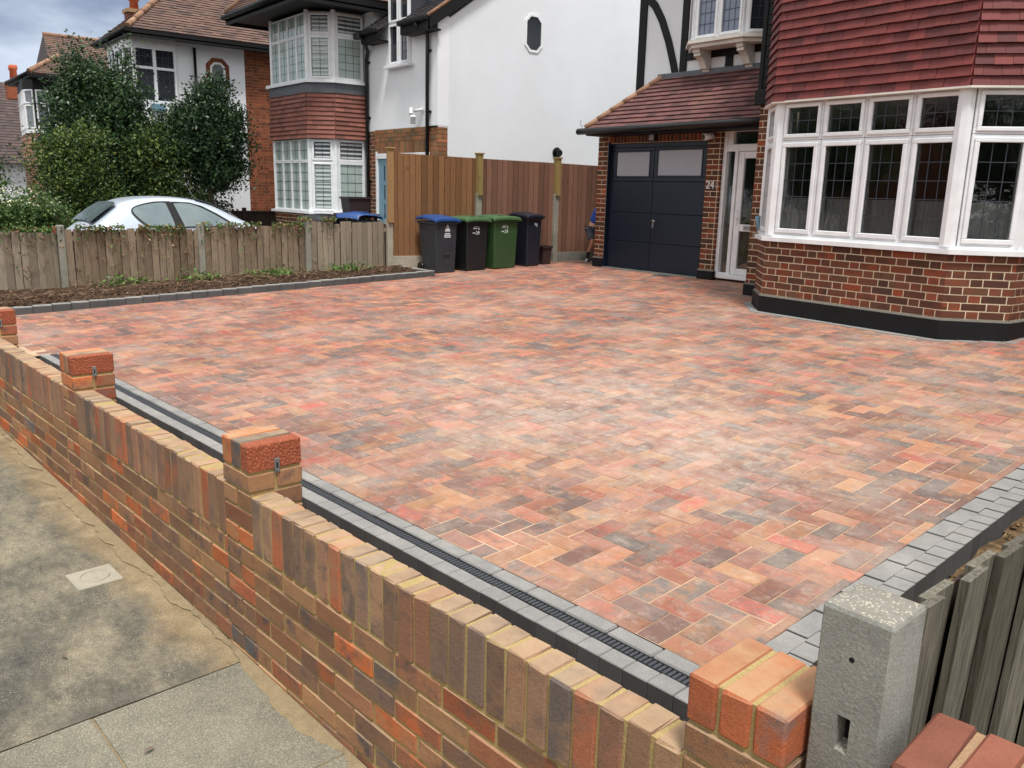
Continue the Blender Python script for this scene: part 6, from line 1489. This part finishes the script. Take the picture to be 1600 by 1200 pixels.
def tree(name, label, base, trunk_top, blobs, n, per, leaf, mat, r0=.09, cr_=.16, extra=None, group=None, shell=.5, mats=None, frac=None, aspect=.5, cat='tree'):
    t = thing(name, label, cat, base, 0, group); m = MB(); m.tube([base, (Vector(base) + Vector(trunk_top)) / 2 + Vector((.03, -.02, 0)), trunk_top], [r0 * 1.25, r0, r0 * .8], 10, 0, .5)
    limbs(m, trunk_top, [(b[0] + random.uniform(-.3, .3) * b[3], b[1] + random.uniform(-.3, .3) * b[4], b[2] + random.uniform(-.2, .5) * b[5]) for b in blobs], r0 * .6)
    m.build('trunk', ['bark'], t); P = cloud(blobs, n, per, cr_, shell); midx = None
    if mats: midx = (RNG.random(len(P)) < frac).astype(np.int32)
    leaves_mesh('crown', P, leaf, mat, t, mats=mats, midx=midx, aspect=aspect); return t
GY = -.12
tree('holly_tree', 'round dark glossy evergreen on a bare trunk in front of the white wall', (-19.2, 6.80, GY), (-19.2, 6.78, 1.35),
     [(-19.2, 6.75, 2.55, .9, .72, .95), (-19.2, 6.95, 3.15, .6, .45, .62), (-19.1, 7.25, 2.2, .5, .42, .65), (-19.2, 6.3, 2.3, .55, .42, .75), (-19.2, 7.3, 2.75, .45, .32, .5), (-19.2, 6.9, 1.65, .7, .60, .35)], 520, 66, .040, 'holly', cr_=.15, shell=.35)
tree('evergreen_tree', 'tall loose evergreen reaching the eaves behind, just right of the yellow green bush', (-20.0, 4.9, GY), (-20.0, 4.9, 1.5),
     [(-20.0, 4.85, 2.6, .9, .75, 1.1), (-20.0, 4.55, 3.45, .6, .42, .75), (-20.1, 5.15, 3.4, .45, .36, .5), (-20.0, 4.25, 2.9, .5, .42, .6), (-20.1, 5.45, 4.05, .22, .2, .3), (-20.0, 5.55, 2.1, .6, .55, .9), (-20.0, 4.15, 2.1, .6, .55, .8), (-20.0, 4.9, 1.2, .9, 1.1, .7), (-20.0, 5.3, 1.7, .8, .8, .9), (-19.9, 5.3, 3.0, .5, .5, .6)], 1000, 60, .042, 'midleaf', mats=['holly', 'midleaf'], frac=.38, cr_=.19, shell=.3)
tree('shrub', 'leafy mid green shrub filling the gap left of the round dark evergreen', (-19.3, 5.75, GY), (-19.3, 5.75, 1.0),
     [(-19.3, 5.75, 1.7, .6, .6, .8), (-19.3, 6.05, 2.45, .4, .35, .55), (-19.3, 5.45, 2.25, .45, .4, .5), (-19.2, 5.8, 1.1, .6, .95, .5), (-19.3, 5.75, 2.0, .55, .75, .6)], 400, 50, .038, 'yellowleaf', mats=['midleaf', 'yellowleaf'], frac=.45, cr_=.16, r0=.06, cat='shrub', shell=.25)
tree('yellow_green_bush', 'yellow green feathery bush left of the tall evergreen', (-18.9, 3.95, GY), (-18.9, 3.95, .9),
     [(-18.9, 4.1, 1.85, .6, .5, .6), (-18.9, 3.75, 2.1, .42, .34, .36), (-18.9, 4.3, 2.3, .35, .3, .3), (-18.8, 3.85, 1.3, .6, .55, .5), (-18.8, 4.4, .95, .6, .6, .5), (-18.9, 4.0, 1.5, .6, .75, .8), (-18.9, 3.5, 1.8, .25, .3, .3), (-19, 4.45, 2.55, .2, .2, .25)], 420, 56, .034, 'yellowleaf', mats=['yellowleaf', 'midleaf'], frac=.4, cr_=.15, r0=.05, shell=.25, cat='bush')
tree('undergrowth_shrub', 'low dark shrub on the ground under and behind the round evergreen', (-20.4, 6.5, GY), (-20.4, 6.5, .4),
     [(-20.4, 6.3, .95, .5, .7, .7), (-20.5, 7.1, .8, .5, .55, .55), (-20.3, 5.4, .9, .5, .7, .7)], 220, 50, .042, 'holly', cr_=.16, r0=.04, shell=.3, cat='shrub')
t = thing('hedge', 'mixed hedge with cream blossom at the left edge behind the low fence', 'hedge', (-18.0, 2.7, GY))
P = cloud([(-18.2, 2.9, .75, .6, .9, .55), (-18.3, 2.2, .8, .6, .7, .6), (-18.2, 3.4, .55, .5, .5, .45), (-18.3, 1.3, .9, .7, .9, .65)], 420, 60, .13, .25); top = P[:, 2] > 1.02
midx = np.where(top & (RNG.random(len(P)) < .10) & (P[:, 1] > 2.4), 1, 0).astype(np.int32); leaves_mesh('foliage', P, .032, 'hedgeleaf', t, mats=['hedgeleaf', 'blossom'], midx=midx)
m = MB()
for k in range(8): y = 1.0 + k * .35; m.tube([(-18.2, y, -.1), (-18.2 + random.uniform(-.2, .2), y + random.uniform(-.1, .1), .9)], [.03, .012], 6, 0)
m.build('stems', ['bark'], t)
tree('sapling', 'thin sparse young tree at the left edge in front of the dark roof', (-24.0, 3.15, GY), (-24, 3.15, 1.4), [(-24, 3.1, 1.9, .6, .5, .7), (-24, 2.7, 2.2, .5, .4, .5), (-24, 3.35, 1.4, .4, .3, .4)], 90, 26, .04, 'midleaf', r0=.035, cr_=.16, shell=.2)
# dark fence between the two farther gardens
dfn = thing('garden_fence', 'dark stained low fence behind the car bonnet against the brick flank', 'fence', (-19.4, 9, -.1))
m = MB(); y = 7.3
while y < 13: m.cbox((-19.4 + random.uniform(-.005, .005), y + .05, .36), X3, (.02, .098, 1.0), .003, 0, random.random()); y += .102
m.build('boards', ['darkwood_gapshade'], dfn); m = MB(); m.cbox((-19.38, 10.1, .88), X3, (.05, 5.7, .04), .004, 0); m.build('rail', ['darkwood_gapshade'], dfn)
for yy in (7.6, 9.4): m = MB(); m.cbox((-19.36, yy, .42), X3, (.08, .08, 1.1), .006, 0); m.build('fence_post', ['darkwood_gapshade'], dfn)

# ivy and dead stems on the low fence, weeds and debris in the bed
pts = []
for (ya, yb, z_, n_) in ((1.2, 2.5, .86, 420), (2.45, 4.0, .88, 900), (4.1, 5.6, .92, 620), (5.5, 6.1, 1.0, 300)):
    yy = RNG.uniform(ya, yb, n_); off = np.abs(RNG.normal(size=n_)) * .035; drop = np.where(RNG.random(n_) < .3, RNG.exponential(.13, n_), RNG.normal(0, .02, n_)); keep = (np.sin(yy * 7.3) + np.sin(yy * 17.1)) > -.9
    pts.append(np.stack([-12.36 + (yy - 1.7) * .0906 + .02 + off, yy, z_ - drop + .012], 1)[keep])
P = np.concatenate(pts); o = leaves_mesh('ivy', P, .022, 'weedleaf', None, mats=['weedleaf', 'deadleaf', 'hedgeleaf'], midx=RNG.choice(3, len(P), p=[.35, .3, .35]).astype(np.int32)); tag(o, 'patchy ivy and dead leaves trailing over the top of the low fence', 'ivy', kind='stuff')
for i, (y, x, n_, r_) in enumerate(((3.05, -12.1, 170, .13), (4.02, -12.0, 150, .14), (5.05, -11.85, 220, .17), (6.15, -11.75, 170, .13))):
    lab = ('small green weed clump below the second fence panel from the left', 'green weed clump at the foot of the second concrete fence post', 'largest green weed clump, in the middle of the soil bed', 'green weed clump beside the fence end nearest the bins')[i]
    P = np.stack([x + RNG.normal(size=n_) * r_ * .5, y + RNG.normal(size=n_) * r_ * 1.3, gz(y) + .10 + np.abs(RNG.normal(size=n_)) * .055], 1)
    o = leaves_mesh('weed', P, .028, 'weedleaf', None, updir=1.0); o['label'] = lab; o['category'] = 'weeds'; o['kind'] = 'stuff'
m = MB()
for k in range(260):
    y = random.uniform(1.2, 7.0); x = random.uniform(-12.2, -11.05); z = gz(y) + .10 + random.uniform(0, .04); a = random.uniform(0, 6.28); L = random.uniform(.03, .26) * (1 if x < -11.5 else .5); p = Vector((x, y, z)); q_ = p + Vector((math.cos(a) * L * .6, math.sin(a) * L, random.uniform(-.01, .08) if x < -11.8 else random.uniform(-.01, .015)))
    q_.x = min(q_.x, -11.03); m.tube([p, p.lerp(q_, .5) + Vector((0, 0, random.uniform(0, .03))), q_], [.004, .0035, .002], 5, 0, random.random())
for k in range(60):
    y = random.uniform(1.4, 5.8); x = -12.36 + (y - 1.7) * .0906 + .03; z = random.uniform(.25, .85); p = Vector((x, y, z)); pts_ = [p]
    for s_ in range(4): p = p + Vector((random.uniform(-.003, .012), random.uniform(-.08, .08), random.uniform(-.09, .06))); pts_.append(p)
    m.tube(pts_, .0028, 5, 0, random.random())
tag(m.build('dead_stems', ['twig']), 'dry stems and twigs tangled on the low fence and soil bed', 'twigs', kind='stuff')
def scatter_stones(name, n, fn_, mat, smin, smax, label, cat):
    m = MB()
    for k in range(n):
        x, y, z = fn_(); s_ = random.uniform(smin, smax); vs = [Vector((x, y, z)) + Vector((random.uniform(.5, 1) * s_ * a, random.uniform(.5, 1) * s_ * b, random.uniform(.4, .8) * s_ * c_)) for a, b, c_ in ((1, 0, 0), (0, 1, 0), (-1, 0, 0), (0, -1, 0), (0, 0, 1), (0, 0, -1))]
        m.add(vs, [(0, 1, 4), (1, 2, 4), (2, 3, 4), (3, 0, 4), (1, 0, 5), (2, 1, 5), (3, 2, 5), (0, 3, 5)], 0, random.random())
    return tag(m.build(name, [mat]), label, cat, kind='stuff')
def f1(): y = random.uniform(1.2, 7.1); x = random.uniform(-12.25, -11.02); return x, y, gz(y) + .09
scatter_stones('soil_clods', 1500, f1, 'soil', .008, .035, 'loose soil clods in the bed along the low fence', 'soil')
scatter_stones('pebbles', 160, f1, 'deadleaf', .006, .016, 'pale pebbles in the soil bed', 'pebbles')
def f2(): u = random.uniform(1.66, 2.15); v = random.uniform(.3, 5); p = wf(u, v); return p.x, p.y, gz(p.y) - .08
scatter_stones('rubble', 900, f2, 'soiltan', .006, .028, 'crumbly soil and rubble between the side kerb and the board fence', 'rubble')
def f3(): u = random.uniform(-5, 1.5); v = random.choice((random.uniform(.12, .65), random.uniform(.56, .65))); p = wf(u, v); return p.x, p.y, -.165
scatter_stones('loose_earth', 1300, f3, 'soiltan', .005, .02, 'loose earth in the narrow strip between the brick wall and the front kerb', 'soil')
for (x, y, a, lab) in ((-3.35, .52, .3, 'small dark curled leaf lying on the grey pavement near the slab joint'), (-2.60, .62, 1.9, 'small dead leaf on the pale pavement slab')):
    u, v = wu(x, y); z = pz(u) + .012; m = MB(); c_, s_ = math.cos(a), math.sin(a)
    L = [(-.02, 0), (-.008, .007), (.01, .006), (.022, 0), (.008, -.007), (-.01, -.006)]; m.add([(x + p * c_ - q * s_, y + p * s_ + q * c_, z + abs(q) * .8) for p, q in L], [(0, 1, 2, 3, 4, 5)], 0, .2); tag(m.build('fallen_leaf', ['bark']), lab, 'leaf', 'fallen leaves on the pavement')

# ============================================================ ACROSS THE ROAD (unseen, added for the windows to mirror)
for i, (x, y, h, s_) in enumerate(((-13, -13, 5.5, 2.6), (-4, -14, 6.5, 3.0), (6, -13, 5.5, 2.8), (-23, -14, 6, 3.0), (15, -12.5, 7, 3.4), (24, -13, 7.5, 3.8), (32, -12, 8, 4.0), (39, -9, 8, 4.0))):
    lab = ('added unseen tree across the road, second from the far end', 'tallest added unseen tree across the road', 'added unseen tree across the road, right of the tallest', 'added unseen tree across the road at the far end', 'added unseen tree across the road, in the middle of the row', 'added unseen tree across the road, left of the last two at the right', 'broad added unseen tree across the road, last but one at the right', 'added unseen tree across the road at the right end')[i]
    tree('reflection_tree', lab, (x, y, -.5), (x, y, 2.0), [(x, y, h * .62, s_, s_ * .9, h * .4), (x + s_ * .5, y, h * .45, s_ * .6, s_ * .6, h * .28), (x - s_ * .5, y, h * .5, s_ * .6, s_ * .6, h * .3)], 160, 40, .2, 'midleaf', r0=.18, cr_=.5, group='unseen trees added for window reflections')  # unseen trees added so the panes mirror dark foliage instead of sky
oh = thing('reflection_house', 'unseen brick house added across the road behind the camera', 'house', (-6, -24, -.4))
m = MB(); m.prism([(-26, -20, -.5), (14, -20, -.5), (14, -28, -.5), (-26, -28, -.5)], (0, 0, 5.6), 0); m.build('wall', ['oldbrick'], oh)
m = MB(); m.prism([(-26.3, -19.6, 5.0), (-26.3, -28.4, 5.0), (-26.3, -24, 8.5)], (40.6, 0, 0), 0); m.build('roof', ['roofDark'], oh)
